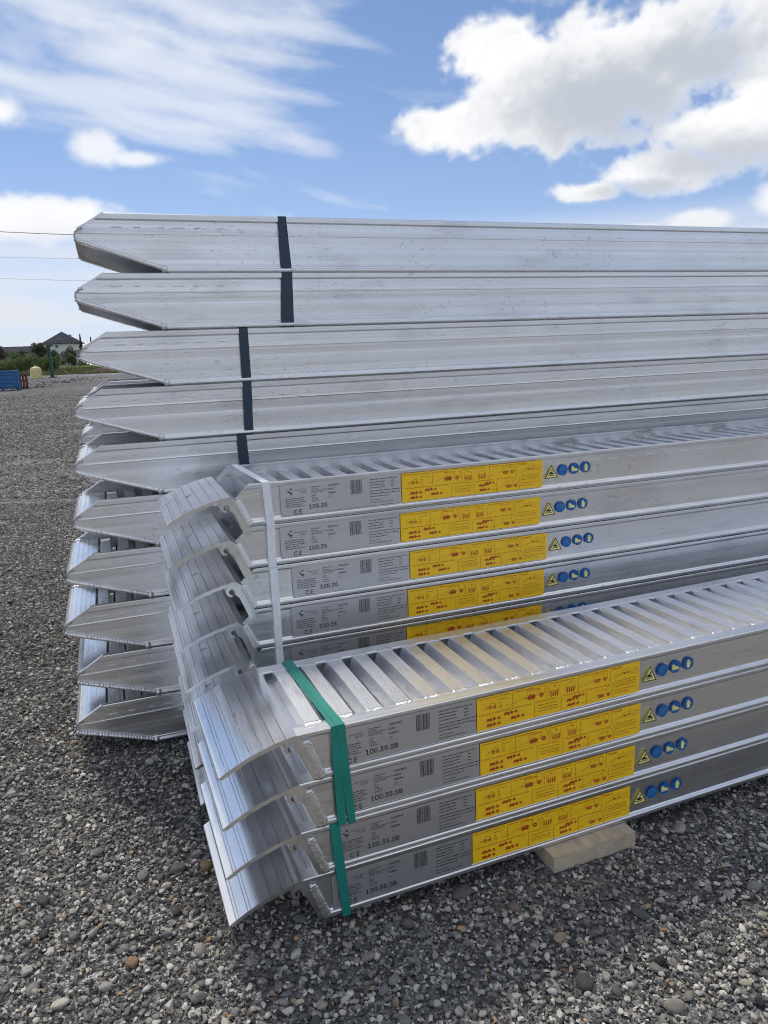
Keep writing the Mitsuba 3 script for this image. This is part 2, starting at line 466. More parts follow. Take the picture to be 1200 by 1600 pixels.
for iy in range(13):
    for ix in range(16):
        x, y = -26 + 2 * ix, 8.9 + 2 * iy
        if x < -.62 * y - 2 or x > .1 * y + 1: continue
        k += 1
        scene[f'gravel__{k:03d}'] = {'type': 'instance', 'shapes': {'type': 'ref', 'id': f'far_gravel_shapes_{rng.integers(2) + 1:03d}'},
                                     'to_world': T().translate([x, y, float(ground_z(x, y)) + .004]).rotate([0, 0, 1], float(90 * rng.integers(4)))}

# ------------------------------------------------------------------ the ramps' common pieces
HF, WF, LF = 0.1285, 0.42, 3.5            # low ramps: height, width, length
HB, WB, LB = 0.1885, 0.46, 4.4            # tall ramps


def bulge(y, z, r, n=7):
    a = np.linspace(-np.pi / 2, np.pi / 2, n)
    return [(y - r * math.cos(t) * .75, z + r * math.sin(t)) for t in a]


def low_rail_profile(flange):
    pts = [(0.030, 0.0), (0.001, 0.0), (0.0, 0.002)] + bulge(0.001, 0.0105, 0.0075) + [(0.0015, 0.0195), (0.004, 0.0225), (0.0052, 0.06), (0.0042, 0.09), (0.004, 0.1125),
           (0.0008, 0.1165), (0.0, 0.119), (0.0, 0.1265), (0.0018, HF), (flange - .0015, HF), (flange, HF - .0015), (flange, 0.1235), (0.0085, 0.1215), (0.0085, 0.006), (0.030, 0.006)]
    return Polygon(pts)


def low_rail(flange, end):
    m = prism_x(low_rail_profile(flange), LF + .2, -.15)
    cut = prism_y(Polygon(end + [(LF, -.02), (LF, .2), (end[-1][0], .2)][0:0] + []), -.05, .1) if False else prism_y(Polygon(end), -.05, .1)
    return tri(mani(m) ^ mani(cut))


flat_end = [(0.0, -.01), (LF, -.01), (LF, .15), (-.064, .15), (-.062, HF - .002), (-.034, .106), (-.001, .004)]
kerb_end = [(0.0, -.01), (LF, -.01), (LF, .15), (.012, .15), (.003, HF + .0005), (-.040, .090), (-.034, .078), (-.001, .004)]
flat_rail, kerb_rail = low_rail(.042, flat_end), low_rail(.013, kerb_end)


def tongue_mesh(dz, dx):
    """The lip: an extruded, ribbed, curved plate with a root that is welded to the rail ends."""
    top = np.array([(-.237, .060), (-.226, .069), (-.200, .083), (-.172, .096), (-.143, .1065), (-.115, .1150), (-.090, .1205), (-.074, .1232), (-.063, .1245)])
    top[:, 0] = -.063 + (top[:, 0] + .063) * 1.06
    t = np.linspace(0, 1, len(top))
    from scipy.interpolate import CubicSpline
    cs = CubicSpline(t, top)
    tt = np.linspace(0, 1, 65)
    c = cs(tt)
    d = cs(tt, 1); nrm = np.stack([-d[:, 1], d[:, 0]], 1) / np.linalg.norm(d, axis=1)[:, None]
    thick = np.interp(tt, [0, .1, 1], [.004, .0065, .0085])
    outer, inner = c + nrm * .003, c - nrm * thick[:, None]
    g = Polygon(np.vstack([outer, inner[::-1]])).buffer(0)
    web = Polygon([(-.074, .1262), (-.0625, .1275), (-.036, .106), (-.001, .002), (-.024, .002), (-.031, .012), (-.055, .076), (-.066, .086)])
    knuckle = Point(-.077, .0985).buffer(.0175, quad_segs=8).intersection(sbox(-.12, .078, -.04, .1235))
    g = unary_union([g, web, knuckle])
    g = g.difference(Point(-.076, .0965).buffer(.0088, quad_segs=8)).difference(Polygon([(-.078, .094), (-.068, .0985), (-.058, .072), (-.07, .066)]).intersection(sbox(-.09, .06, -.066, .094)))
    for k in (-.231, -.222, -.200, -.193, -.172, -.143, -.113, -.086):
        i = int(np.argmin(np.abs(c[:, 0] - k)))
        deep, wide = (.0036, .0019) if k not in (-.222, -.193) else (.0022, .0015)
        p0, n0 = outer[i], nrm[i]; t0 = np.array([n0[1], -n0[0]])
        g = g.difference(Polygon([p0 + n0 * .002 - t0 * wide, p0 + n0 * .002 + t0 * wide, p0 - n0 * deep]))
        q = inner[i]
        if wide > .0016: g = g.union(Point(*(q + n0 * .001)).buffer(.0034, quad_segs=3))
    g = max(getattr(g, 'geoms', [g]), key=lambda q: q.area)
    m = prism_y(g, 0.0, WF)
    i = int(np.argmin(np.abs(c[:, 0] + .163)))
    hole = trimesh.creation.cylinder(.0085, .05, sections=16)
    hole.apply_transform(trimesh.geometry.align_vectors([0, 0, 1], [nrm[i][0], 0, nrm[i][1]]))
    hole.vertices = hole.vertices * [1.5, 1.0, 1]
    hole.apply_translation([c[i][0], .215, c[i][1]])
    m = tri(mani(m) - mani(hole))
    m.apply_translation([dx, 0, dz])
    return m


def rung_mesh(y0, y1, z_top, depth, wide, foot, lean):
    """One tread: a box section with ribbed top and a small foot."""
    h = wide / 2
    pts = [(-h - lean, z_top - depth), (-h - lean, z_top - .040), (-h, z_top - .001)]
    n = 5
    for i in range(n):
        a = -h + wide * (i + .08) / n; b = -h + wide * (i + .92) / n
        pts += [(a, z_top), (b, z_top)]
        if i < n - 1: pts += [(b + wide * .04 / n, z_top - .0016), (b + wide * .12 / n, z_top - .0016)]
    pts += [(h, z_top - .001), (h, z_top - .034), (h + foot, z_top - .0345), (h + foot, z_top - .0375), (h, z_top - .0375), (h, z_top - depth)]
    return prism_y(Polygon(pts), y0, y1)


def weld_pad(seed, wide, y, z, out=.010):
    """Bright filler where a tread meets a rail."""
    g = np.random.default_rng(seed)
    ms = []
    for i in range(7):
        m = ICO1.copy()
        m.vertices = m.vertices * [wide * .16, out * g.uniform(.6, 1.0), .0028 * g.uniform(.7, 1.2)] + [-wide / 2 + wide * (i + .5) / 7, y + g.uniform(-.0015, .0015), z]
        ms.append(m)
    return cat(ms)


# print on the low ramps ------------------------------------------------------------
G = np.random.default_rng(5)
Y_L, Y_P, Y_Q = -.0006, -.0010, -.0014
LW, LH = .524, .094
yellow = P(Ink().rect(0, LW, 0, LH).mesh(Y_L), 'yellow_film')


def truck(k, x, z, s, ramp=True):
    s *= 1.12
    k.line([(x, z + .004 * s), (x, z + .013 * s), (x + .017 * s, z + .013 * s)], .0009)
    k.line([(x, z + .0045 * s), (x + .026 * s, z + .0045 * s), (x + .026 * s, z + .012 * s), (x + .023 * s, z + .017 * s), (x + .017 * s, z + .017 * s), (x + .017 * s, z + .0045 * s)], .0010)
    for w in (.004, .009, .021): k.disk(x + w * s, z + .0032 * s, .0031 * s, .0010 * s)
    if ramp: k.line([(x, z + .006 * s), (x - .020 * s, z), (x - .03 * s, z - .0005 * s)], .0008)


def loader(k, x, z, s):
    k.disk(x, z + .003 * s, .0036 * s, .0014 * s); k.disk(x + .010 * s, z + .003 * s, .0036 * s, .0014 * s)
    k.line([(x - .003 * s, z + .005 * s), (x + .012 * s, z + .005 * s), (x + .011 * s, z + .010 * s), (x + .005 * s, z + .0125 * s), (x + .003 * s, z + .0125 * s), (x, z + .008 * s), (x - .003 * s, z + .005 * s)], .0011)
    k.line([(x - .002 * s, z + .007 * s), (x - .009 * s, z + .004 * s), (x - .012 * s, z + .006 * s)], .0012)


def axles(k, x, z, s):
    k.line([(x, z + .006 * s), (x + .028 * s, z + .006 * s)], .0012)
    for w in (.001, .007, .016, .027):
        k.disk(x + w * s, z + .006 * s, .0034 * s, .0011 * s if w > .02 else 0)
    k.line([(x + .007 * s, z), (x + .016 * s, z + .012 * s)], .0016)
    k.line([(x - .003 * s, z + .002 * s), (x + .003 * s, z + .010 * s)], .0014)


ink = Ink()
for u in (.205, .408, .604, .805): ink.rect(u * LW - .0006, u * LW + .0006, LH * .5, LH)
for u in (.335, .495, .655, .825): ink.rect(u * LW - .0006, u * LW + .0006, 0, LH * .5)
for a, b in ((.01, .19), (.215, .33), (.42, .58), (.615, .79), (.815, .88)): ink.words(a * LW, b * LW, LH * .93, .0030, G)
for a, b in ((.01, .32), (.345, .47), (.51, .64), (.665, .80)): ink.words(a * LW, b * LW, LH * .455, .0030, G)
for z in (.50, .42, .34, .22, .13): ink.words(.835 * LW, (.98 if z != .13 else .93) * LW, z * LH, .0030, G)
for z in (.34, .24, .16): ink.words(.355 * LW, .475 * LW, z * LH, .0030, G)
ink.words(.825 * LW, .88 * LW, LH * .90, .0024, G)
loader(ink, .075 * LW, LH * .60, 1.35); ink.line([(.035 * LW, LH * .60), (.07 * LW, LH * .66)], .0008)
ink.words(.125 * LW, .19 * LW, LH * .82, .0028, G)
for z in (.72, .64, .58): ink.words(.125 * LW, .145 * LW, z * LH, .0028, G)
truck(ink, .29 * LW, LH * .60, 1.9); loader(ink, .30 * LW, LH * .60, 1.3); ink.line([(.285 * LW, LH * .88), (.37 * LW, LH * .88)], .0009)
for x in (.425, .525):
    ink.line([(x * LW, LH * .84), (x * LW, LH * .60), ((x + .055) * LW, LH * .60), ((x + .055) * LW, LH * .84)], .0011)
    ink.line([(x * LW, LH * .70), ((x + .055) * LW, LH * .70)], .0013)
    for i in range(4): ink.rect((x + .005 + .013 * i) * LW, (x + .011 + .013 * i) * LW, LH * .53, LH * .68)
    ink.rect((x + .02) * LW, (x + .034) * LW, LH * .83, LH * .86)
truck(ink, .70 * LW, LH * .62, 1.6); truck(ink, .725 * LW, LH * .10, 1.6)
truck(ink, .885 * LW, LH * .68, 0.9); ink.line([(.825 * LW, LH * .60), (.88 * LW, LH * .72)], .0008)
ink.line([(.945 * LW, LH * .64), (.945 * LW, LH * .82), (.985 * LW, LH * .82), (.985 * LW, LH * .66), (.945 * LW, LH * .64)], .0008); ink.line([(.955 * LW, LH * .67), (.975 * LW, LH * .78)], .0012)
for x, z in ((.06, .20), (.06, .04), (.16, .27), (.20, .10)): axles(ink, x * LW, z * LH, 1.25)
for x, z in ((.535, .22), (.575, .28), (.54, .06)): axles(ink, x * LW, z * LH, 1.15)
yellow_print = P(ink.mesh(Y_P), 'red_print')

# hazard triangle and the three blue discs
tri_face = P(Ink().poly([(-.0275, -.022), (.0275, -.022), (0, .027)]).mesh(Y_L), 'pale_yellow')
k2 = Ink()
out_t = Polygon([(-.0275, -.022), (.0275, -.022), (0, .027)])
k2.p.append(out_t.buffer(-.0006).difference(out_t.buffer(-.0034)))
k2.poly([(-.014, -.013), (.012, -.013), (.012, -.0105), (-.014, -.0105)])
k2.poly([(-.012, -.0065), (-.002, -.0085), (.009, -.008), (.010, -.004), (.004, -.003), (.003, .000), (-.003, .001), (-.009, -.003)])
k2.poly([(-.001, .002), (.006, .002), (.0025, .010), (.001, .010)]); k2.line([(-.006, .0005), (.0, -.009)], .0016)
tri_print = P(k2.mesh(Y_P), 'black_print')
disc = P(Ink().disk(0, 0, .0195).mesh(Y_L), 'blue_film')
g1 = Ink().disk(-.0055, .001, .0055, .0040).disk(.0055, .001, .0055, .0040).rect(-.0115, .0115, -.0085, -.0072).line([(-.012, .002), (-.0095, .010), (.0095, .010), (.012, .002)], .0016)
disc_ear = P(g1.mesh(Y_P), 'light_blue_print')
g2 = Ink().poly([(-.0125, .008), (-.004, .008), (-.002, .003), (.006, .000), (.013, -.003), (.0135, -.0065), (-.0125, -.0065)]).rect(-.0125, .0135, -.0092, -.0074)
disc_shoe = P(g2.mesh(Y_P), 'pale_yellow')
g3 = Ink().poly([(-.0055, -.013), (.0060, -.013), (.0065, -.004), (.011, .003), (.009, .005), (.0045, .000), (.0040, .010), (.0015, .010), (.0010, .013), (-.0015, .013), (-.002, .011), (-.0045, .011), (-.0065, .001), (-.006, -.004)])
disc_glove = P(g3.mesh(Y_P), 'pale_yellow')

# silver data label
SW, SH = .395, .097
foil = P(Ink().rect(0, SW, 0, SH).mesh(Y_L), 'silver_foil')


def data_print(model, serial):
    k = Ink(); g = np.random.default_rng(9)
    e = Y_P
    # the maker's mark: a dot above a swept boomerang
    k.disk(.034, SH - .016, .0030)
    k.poly([(.022, SH - .020), (.026, SH - .020), (.034, SH - .0275), (.041, SH - .026), (.037, SH - .031), (.031, SH - .040), (.033, SH - .033), (.027, SH - .027)])
    for i, w in enumerate((.070, .066, .072, .060, .068)):
        k.words(.014, .014 + w * .9, SH - .047 - .0064 * i, .0034, g)
    k.words(.046, .084, SH - .022, .0024, g)
    for i, w in enumerate((.032, .022)): k.words(.098, .098 + w, SH - .0165 - .006 * i, .0030, g)
    for i, w in enumerate((.052, .040)): k.words(.098, .098 + w, SH - .028 - .0058 * i, .0032, g)
    for i, w in enumerate((.014, .012, .020, .022)): k.words(.098, .098 + w, SH - .043 - .0062 * i, .0030, g)
    # bar code
    x = .225
    while x < .262:
        w = g.choice([.0008, .0014, .0022]); k.rect(x, x + w, SH - .053, SH - .008); x += w + g.choice([.0008, .0013, .0018])
    for i, (w, n) in enumerate(((.098, 0), (.056, 1), (.054, 1), (.052, 1), (.105, 0), (.102, 0), (.066, 0))):
        zz = SH - .014 - .0088 * i - (.002 if i > 3 else 0)
        k.words(.288, .288 + w, zz, .0036, g)
        if n: k.words(.36, .372, zz, .0036, g)
    k.words(.288, .328, SH - .080, .0030, g); k.words(.288, .366, SH - .0885, .0030, g)
    ms = [k.mesh(e)]
    ms.append(lettering('CLM', .0062, .062, SH - .0315, e, squeeze=1.05))
    ms.append(lettering(serial, .0052, .152, SH - .0180, e, True, .95))
    ms.append(lettering('2024', .0052, .152, SH - .0300, e, True))
    ms.append(lettering('RAMPA', .0052, .152, SH - .0420, e, True))
    ms.append(lettering('25', .0050, .152, SH - .0545, e))
    ms.append(lettering(model, .0128, .086, SH - .0825, e, True))
    ms.append(lettering('MADE IN ITALY', .0036, .016, SH - .0795, e, squeeze=.95) if False else lettering('C', .0135, .038, SH - .0950, e, True))
    ms.append(lettering('E', .0135, .055, SH - .0950, e, True, .9))
    return P(cat(ms), 'dark_print')


# ready shapes of the low ramps
SH_ = {}
for kind, rail, dz, ztop, y_in in (('flat', flat_rail, 0.0, HF - .0015, .040), ('kerb', kerb_rail, -.0315, .0945, .009)):
    SH_[kind, 'rail0'] = P(rail, 'alu_mill', smooth=25)
    SH_[kind, 'rail1'] = P(mirror_y(rail, WF), 'alu_mill' if kind == 'flat' else 'alu_matte', smooth=25)
    SH_[kind, 'tongue'] = P(tongue_mesh(dz, 0.0 if kind == 'flat' else .007), 'alu_plate', smooth=22)
    a, b = ((-.040, -.003, .108), (-.004, -.003, .006)) if kind == 'flat' else ((-.034, -.003, .082), (-.002, -.003, .006))
    w0 = weld_line(a, b, 15, .0105, .0030, 3)
    w1 = weld_line((a[0], WF + .003, a[2]), (b[0], WF + .003, b[2]), 15, .0105, .0030, 4)
    SH_[kind, 'weld0'], SH_[kind, 'weld1'] = P(w0, 'alu_weld', smooth=True), P(w1, 'alu_weld', smooth=True)
    ya, yb = (.040, WF - .040) if kind == 'flat' else (.009, WF - .009)
    rm = rung_mesh(ya - .003, yb + .003, ztop, .050, .040, .024 if kind == 'flat' else .004, .013 if kind == 'flat' else .001)
    SH_[kind, 'rung'] = P(rm, 'alu_rung')
    for j in range(3):
        SH_[kind, 'pad', j] = [P(weld_pad(10 + j, .040, ya + .001, ztop + .0012), 'alu_weld', smooth=True), P(weld_pad(20 + j, .040, yb - .001, ztop + .0012), 'alu_weld', smooth=True)]
    SH_[kind, 'rungs'] = P(cat([rm.copy().apply_translation([.0 + .08 * i, 0, 0]) for i in range(43)]), 'alu_rung')


def low_ramp(kind, name, label, cat_, group, theta, dist, s, z, lab_at, model, serial, w=0.0, show_rungs=False, show_print=True):
    t = thing(name, label, cat_, group)
    M = frame(theta, dist, s, z, w)
    part(t, 'side_rail', SH_[kind, 'rail0'], M)
    part(t, 'side_rail', SH_[kind, 'rail1'], M)
    part(t, 'curved_lip', SH_[kind, 'tongue'], M)
    part(t, 'weld_bead', SH_[kind, 'weld0'], M)
    part(t, 'weld_bead', SH_[kind, 'weld1'], M)
    x0 = -.008 if kind == 'flat' else .036
    if show_rungs:
        for i in range(43):
            Mi = M @ T().translate([x0 + .08 * i, 0, 0])
            r = part(t, 'rung', SH_[kind, 'rung'], Mi)
            if i < 36: part(r, 'weld', SH_[kind, 'pad', i % 3][0], Mi); part(r, 'weld', SH_[kind, 'pad', i % 3][1], Mi)
    else:
        part(t, 'rungs', SH_[kind, 'rungs'], M @ T().translate([x0, 0, 0]), kind='stuff')
    if show_print:
        zl = .020
        tg = np.random.default_rng(int(abs(s * 7919 + z * 104729)) % 100000)
        tilt = lambda: T().rotate([0, 1, 0], float(tg.normal(0, .22)))
        r1, r2, r3 = tilt(), tilt(), tilt()
        d = part(t, 'data_label', foil, M @ T().translate([lab_at - SW - .003, 0, zl]) @ r1)
        part(d, 'print', data_print(model, serial), M @ T().translate([lab_at - SW - .003, 0, zl]) @ r1, kind='stuff')
        y = part(t, 'instruction_label', yellow, M @ T().translate([lab_at, 0, zl + .001]) @ r2)
        part(y, 'print', yellow_print, M @ T().translate([lab_at, 0, zl + .001]) @ r2, kind='stuff')
        xt = lab_at + .560
        h = part(t, 'hazard_sticker', tri_face, M @ T().translate([xt, 0, .068]) @ r3 @ r3 @ r3)
        part(h, 'print', tri_print, M @ T().translate([xt, 0, .068]) @ r3 @ r3 @ r3, kind='stuff')
        for i, (nm, pic) in enumerate((('hearing_sticker', disc_ear), ('boot_sticker', disc_shoe), ('glove_sticker', disc_glove))):
            D = M @ T().translate([xt + .047 + .0475 * i, 0, .0715 + .001 * i])
            q = part(t, nm, disc, D); part(q, 'print', pic, D, kind='stuff')
    return t


# ------------------------------------------------------------------ tall ramps
def tall_profile():
    pts = [(0.040, 0.0), (0.0015, 0.0), (0.0, 0.0015), *bulge(-.0005, .0078, .0062), (0.0030, 0.0146), (0.0034, 0.0205), (0.0055, 0.0225),
           (0.0066, 0.050), (0.0056, 0.068), (0.0064, 0.092), (0.0056, 0.122), (0.0040, 0.1245), (0.0040, 0.1262), (0.0056, 0.1285), (0.0058, 0.1660),
           (0.0005, 0.1685), (-0.0015, 0.1700), (-0.0020, 0.1725), (-0.0020, HB - .002), (0.0, HB), (0.020, HB), (0.020, HB - .006), (0.0105, HB - .008), (0.0105, .007), (0.040, .007)]
    return Polygon(pts)


NOSE = [(.088, HB), (.060, HB - .020), (.030, HB - .038), (.004, HB - .052), (-.006, HB - .061), (-.009, HB - .074), (-.006, HB - .085), (.004, HB - .093), (.026, HB - .101), (.285, 0.0)]


def tall_rail():
    m = prism_x(tall_profile(), LB + .1, -.05)
    cut = prism_y(Polygon([(x + (.003 if i < 9 else 0), z) for i, (x, z) in enumerate(NOSE)] + [(.285, -.01), (LB, -.01), (LB, .25), (.088, .25)]), -.05, .1)
    return tri(mani(m) ^ mani(cut))


def strip(path, t0, y0, y1):
    """A bent sheet whose outer face follows a polyline in (x, z)."""
    ls = LineString(path)
    g = ls.buffer(t0, single_sided=True, cap_style=2, join_style=2)
    return prism_y(g, y0, y1)


tr = tall_rail()
TB = {}
TB['rail0'] = P(tr, 'alu_mill', smooth=25)
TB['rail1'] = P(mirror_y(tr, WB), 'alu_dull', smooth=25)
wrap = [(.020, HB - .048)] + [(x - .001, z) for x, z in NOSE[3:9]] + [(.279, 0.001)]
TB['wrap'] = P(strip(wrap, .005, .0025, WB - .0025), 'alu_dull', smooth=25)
# bright cut edge along the upper bevel, and the weld bead along the lower one
rim = [(.0905, HB - .001)] + NOSE[1:4]
TB['rim0'] = P(strip(rim, -.0045, -.003, .012), 'alu_weld')
TB['rim1'] = P(strip(rim, -.0045, WB - .012, WB + .003), 'alu_weld')


def bead(y, seed):
    g = np.random.default_rng(seed)
    p = np.array([NOSE[6], NOSE[7], NOSE[8], (.275, .005)])
    ls = LineString(p)
    n = 95
    pts = np.array([ls.interpolate(t * ls.length).coords[0] for t in np.linspace(0, 1, n)])
    r = .0074 + .0008 * np.sin(np.arange(n) * 1.9) + g.normal(0, .0004, n)
    r[-7:] *= np.array([1.0, 1.2, 1.5, 1.7, 1.7, 1.4, .8])
    return tube(np.stack([pts[:, 0], np.full(n, y) + g.normal(0, .0004, n), pts[:, 1] + .0035], 1), r, 8)


TB['bead0'], TB['bead1'] = P(bead(-.001, 1), 'alu_weld', smooth=True), P(bead(WB + .001, 2), 'alu_weld', smooth=True)
DZ = HB - .044
lead = []
pl = [(.012, DZ - .004)]
for i in range(5):
    a = .014 + .017 * i
    pl += [(a, DZ), (a + .0145, DZ), (a + .0150, DZ - .003), (a + .0165, DZ - .003)]
pl += [(.098, DZ - .001), (.098, DZ - .04), (.090, DZ - .04), (.090, DZ - .008), (.012, DZ - .008)]
TB['lead'] = P(prism_y(Polygon(pl), .010, WB - .010), 'alu_plate')
trm = rung_mesh(.010, WB - .010, DZ, .045, .036, .018, .010)
TB['rung'] = P(trm, 'alu_rung')
TB['rungs'] = P(cat([trm.copy().apply_translation([.125 + .068 * i, 0, 0]) for i in range(6, 62)]), 'alu_rung')
pads = []
for i in range(6): pads.append(weld_pad(60 + i, .036, .0115, DZ + .001).apply_translation([.125 + .068 * i, 0, 0])); pads.append(weld_pad(70 + i, .036, WB - .0115, DZ + .001).apply_translation([.125 + .068 * i, 0, 0]))
for i in range(5): pads.append(weld_pad(80 + i, .02, WB - .0115, DZ + .001).apply_translation([.022 + .018 * i, 0, 0]))
TB['pads'] = P(cat(pads), 'alu_weld', smooth=True)


def tall_ramp(label, group, theta, dist, s, z, w=0.0):
    t = thing('tall_ramp', label, 'ramp', group)
    M = frame(theta, dist, s - .088, z, w)
    part(t, 'side_rail', TB['rail0'], M); part(t, 'side_rail', TB['rail1'], M)
    part(t, 'nose_plate', TB['wrap'], M)
    part(t, 'edge_trim', TB['rim0'], M); part(t, 'edge_trim', TB['rim1'], M)
    part(t, 'weld_bead', TB['bead0'], M); part(t, 'weld_bead', TB['bead1'], M)
    part(t, 'entry_plate', TB['lead'], M)
    for i in range(6): part(t, 'rung', TB['rung'], M @ T().translate([.125 + .068 * i, 0, 0]))
    part(t, 'rungs', TB['rungs'], M, kind='stuff')
    part(t, 'weld_pads', TB['pads'], M, kind='stuff')
    return t


TH_B, N_B = 0.3491, 2.725
B_S = [.051, .031, .022, -.015, -.036, -.064, -.110, -.140, -.121, -.147]
B_Z = [1.732, 1.5425, 1.352, 1.162, .971, .780, .590, .398, .206, .014]
ORD = ['topmost', 'second', 'third', 'fourth', 'fifth', 'sixth', 'seventh', 'eighth', 'ninth', 'lowest']
for i in range(10):
    if i == 0: lb = 'topmost tall aluminium ramp of the back stack, its upper edge against the sky'
    elif i == 9: lb = 'lowest tall aluminium ramp of the back stack, pointed end just above the gravel'
    else: lb = f'{ORD[i]} tall aluminium ramp from the top of the back stack, with pointed welded end'
    tall_ramp(lb, 'tall ramps of the back stack', TH_B, N_B, B_S[i], B_Z[i])
for i in range(3, 10):
    ds = [0, 0, 0, .010, -.045, -.03, -.05, -.06, -.05, -.06][i]
    if i == 3: lb = 'tall aluminium ramp peeking out behind the back stack, highest of the hidden rear pile'
    elif i == 4: lb = 'rear pile ramp whose nose tip shows between the fourth and fifth back ramps'
    else: lb = 'tall aluminium ramp of the rear pile, hidden behind the back stack'
    tall_ramp(lb, 'tall ramps of the rear pile', TH_B, N_B, ds, B_Z[i] - .003, 1.05)

# ------------------------------------------------------------------ kerbed ramps in the middle
TH_M, N_M = 0.3466, 2.1778
M_S = [.358, .347, .353, .349, .358, .362, .366, .370]
M_L = [.851, .842, .871, .860, .851, .86, .86, .86]
for i in range(8):
    z = 1.0709 - .1314 * (i + 1) + .001
    lb = [f'topmost kerbed ramp of the middle stack, open treads showing behind its near rail', 'second kerbed ramp from the top of the middle stack, with grey and yellow labels',
          'third kerbed ramp from the top of the middle stack, with grey and yellow labels', 'fourth kerbed ramp from the top of the middle stack, with grey and yellow labels',
          'fifth kerbed ramp of the middle stack, its labels half hidden by the front stack', 'sixth kerbed ramp of the middle stack, only its curved lip showing beside the front stack',
          'seventh kerbed ramp of the middle stack, lip corner showing beside the front stack', 'lowest kerbed ramp of the middle stack, lip corner just above the gravel'][i]
    low_ramp('kerb', 'kerbed_ramp', lb, 'ramp', 'kerbed ramps of the middle stack', TH_M, N_M, M_S[i], z, M_L[i] - M_S[i], '100.35',
             ['24009903', '24009916', '24010252', '24010208', '24010198', '', '', ''][i], show_rungs=(i == 0), show_print=(i < 5))

# ------------------------------------------------------------------ flat ramps in front
TH_F, N_F = 0.3700, 1.5552
F_S = [.422, .421, .417, .414]
F_L = [.840, .848, .834, .822]
for i in range(4):
    z = .0500 + .1301 * (3 - i) + .001
    lb = ['topmost ramp of the front stack, its whole row of open treads in view', 'second ramp from the top of the front stack, under the green strapped top ramp',
          'third ramp from the top of the front stack, second from the gravel', 'lowest ramp of the front stack, resting on the wooden plank'][i]
    low_ramp('flat', 'flat_ramp', lb, 'ramp', 'ramps of the front stack', TH_F, N_F, F_S[i], z, F_L[i] - F_S[i], '100.35.SB',
             ['24010865', '24010808', '24010844', '24010851'][i], show_rungs=(i == 0))


# ------------------------------------------------------------------ straps
def strap_loop(theta, dist, near, top_s, width_ramp, thick=.0012, out=.0015):
    """A closed band round two ramps. near: (s0, s1, z) rows from the top edge downwards on the near face, in the stack's own s and z; top_s: (s0, s1) at the far top edge."""
    path = []
    for s0, s1, z, y in near: path.append((s0, s1, y, z))
    zt, zb = near[0][2], near[-1][2]
    full = [(top_s[0], top_s[1], width_ramp + out, zt)] + path + [(top_s[0], top_s[1], width_ramp + out, zb)]
    pts = [((a, y, z), (b, y, z)) for a, b, y, z in full]
    pts.append(pts[0])
    # subdivide long runs so that the band can sit unevenly
    vs = []
    for (a0, b0), (a1, b1) in zip(pts[:-1], pts[1:]):
        for t in np.linspace(0, 1, 8, endpoint=False):
            vs.append((np.array(a0) * (1 - t) + np.array(a1) * t, np.array(b0) * (1 - t) + np.array(b1) * t))
    n = len(vs)
    ctr = np.mean([v[0] for v in vs], 0)
    outer, V, Fc = [], [], []
    for i in range(n):
        a, b = vs[i]
        pa, pb = vs[(i - 1) % n], vs[(i + 1) % n]
        tan = pb[0] - pa[0]
        nr = np.array([0, -tan[2], tan[1]])
        L = np.linalg.norm(nr)
        nr = nr / L if L > 0 else np.array([0, 0, 1.])
        if np.dot(nr, (a - ctr) * [0, 1, 1]) < 0: nr = -nr
        V += [a, b, b + nr * thick, a + nr * thick]
    for i in range(n):
        j = (i + 1) % n
        for k in range(4):
            l = (k + 1) % 4
            Fc += [[4 * i + k, 4 * i + l, 4 * j + l], [4 * i + k, 4 * j + l, 4 * j + k]]
    m = trimesh.Trimesh(np.array(V), Fc, process=False)
    if m.volume < 0: m.faces = m.faces[:, ::-1]
    return m


def strap(label, group, bsdf, theta, dist, near, top_s, width, **k):
    t = thing('strap', label, 'strap', group)
    scene[t] = P(strap_loop(theta, dist, near, top_s, width, **k), bsdf, smooth=20, to_world=frame(theta, dist, 0, 0))
    return t


zF = lambda i: .0500 + .1301 * (4 - i)       # top of layer i
strap('green plastic strap over the top treads of the front stack, slanting down its near side', 'green straps of the front stack', 'green_strap', TH_F, N_F,
      [(.446, .4775, zF(0) + .0012, -.002), (.443, .468, zF(1) + .03, -.0085), (.447, .467, zF(2) - .0010, -.0085)], (.429, .459), WF)
strap('second green strand splitting off beside the upper green strap of the front stack', 'green straps of the front stack', 'green_strap', TH_F, N_F,
      [(.458, .479, zF(0) + .0026, -.0035), (.462, .484, zF(1) + .005, -.0100), (.474, .4925, zF(2) - .0014, -.0100)], (.436, .4585), WF)
strap('lower green plastic strap round the two bottom ramps of the front stack', 'green straps of the front stack', 'green_strap', TH_F, N_F,
      [(.427, .452, zF(2) + .0002, -.002), (.436, .460, zF(3) - .01, -.0085), (.447, .468, zF(4) - .0012, -.0085)], (.427, .452), WF)
zM = lambda i: 1.0709 - .1314 * i + .0005
strap('white plastic strap round the two top ramps of the middle stack', 'white straps of the middle stack', 'white_strap', TH_M, N_M,
      [(.399, .4225, zM(0) - .0005, -.002), (.403, .428, zM(1), -.0085), (.400, .4255, zM(2) - .0002, -.0085)], (.372, .396), WF)
strap('white plastic strap round the third and fourth ramps of the middle stack', 'white straps of the middle stack', 'white_strap', TH_M, N_M,
      [(.403, .428, zM(2) - .0024, -.002), (.403, .427, zM(3), -.0085), (.404, .426, zM(4) - .0002, -.0085)], (.38, .40), WF)
strap('white plastic strap on the fifth ramp of the middle stack, just above the front stack', 'white straps of the middle stack', 'white_strap', TH_M, N_M,
      [(.404, .427, zM(4) - .0024, -.002), (.404, .427, zM(5), -.0085), (.404, .427, zM(6) - .0002, -.0085)], (.38, .40), WF)
zB = lambda i: (B_Z[i] + HB) if i < 10 else .014
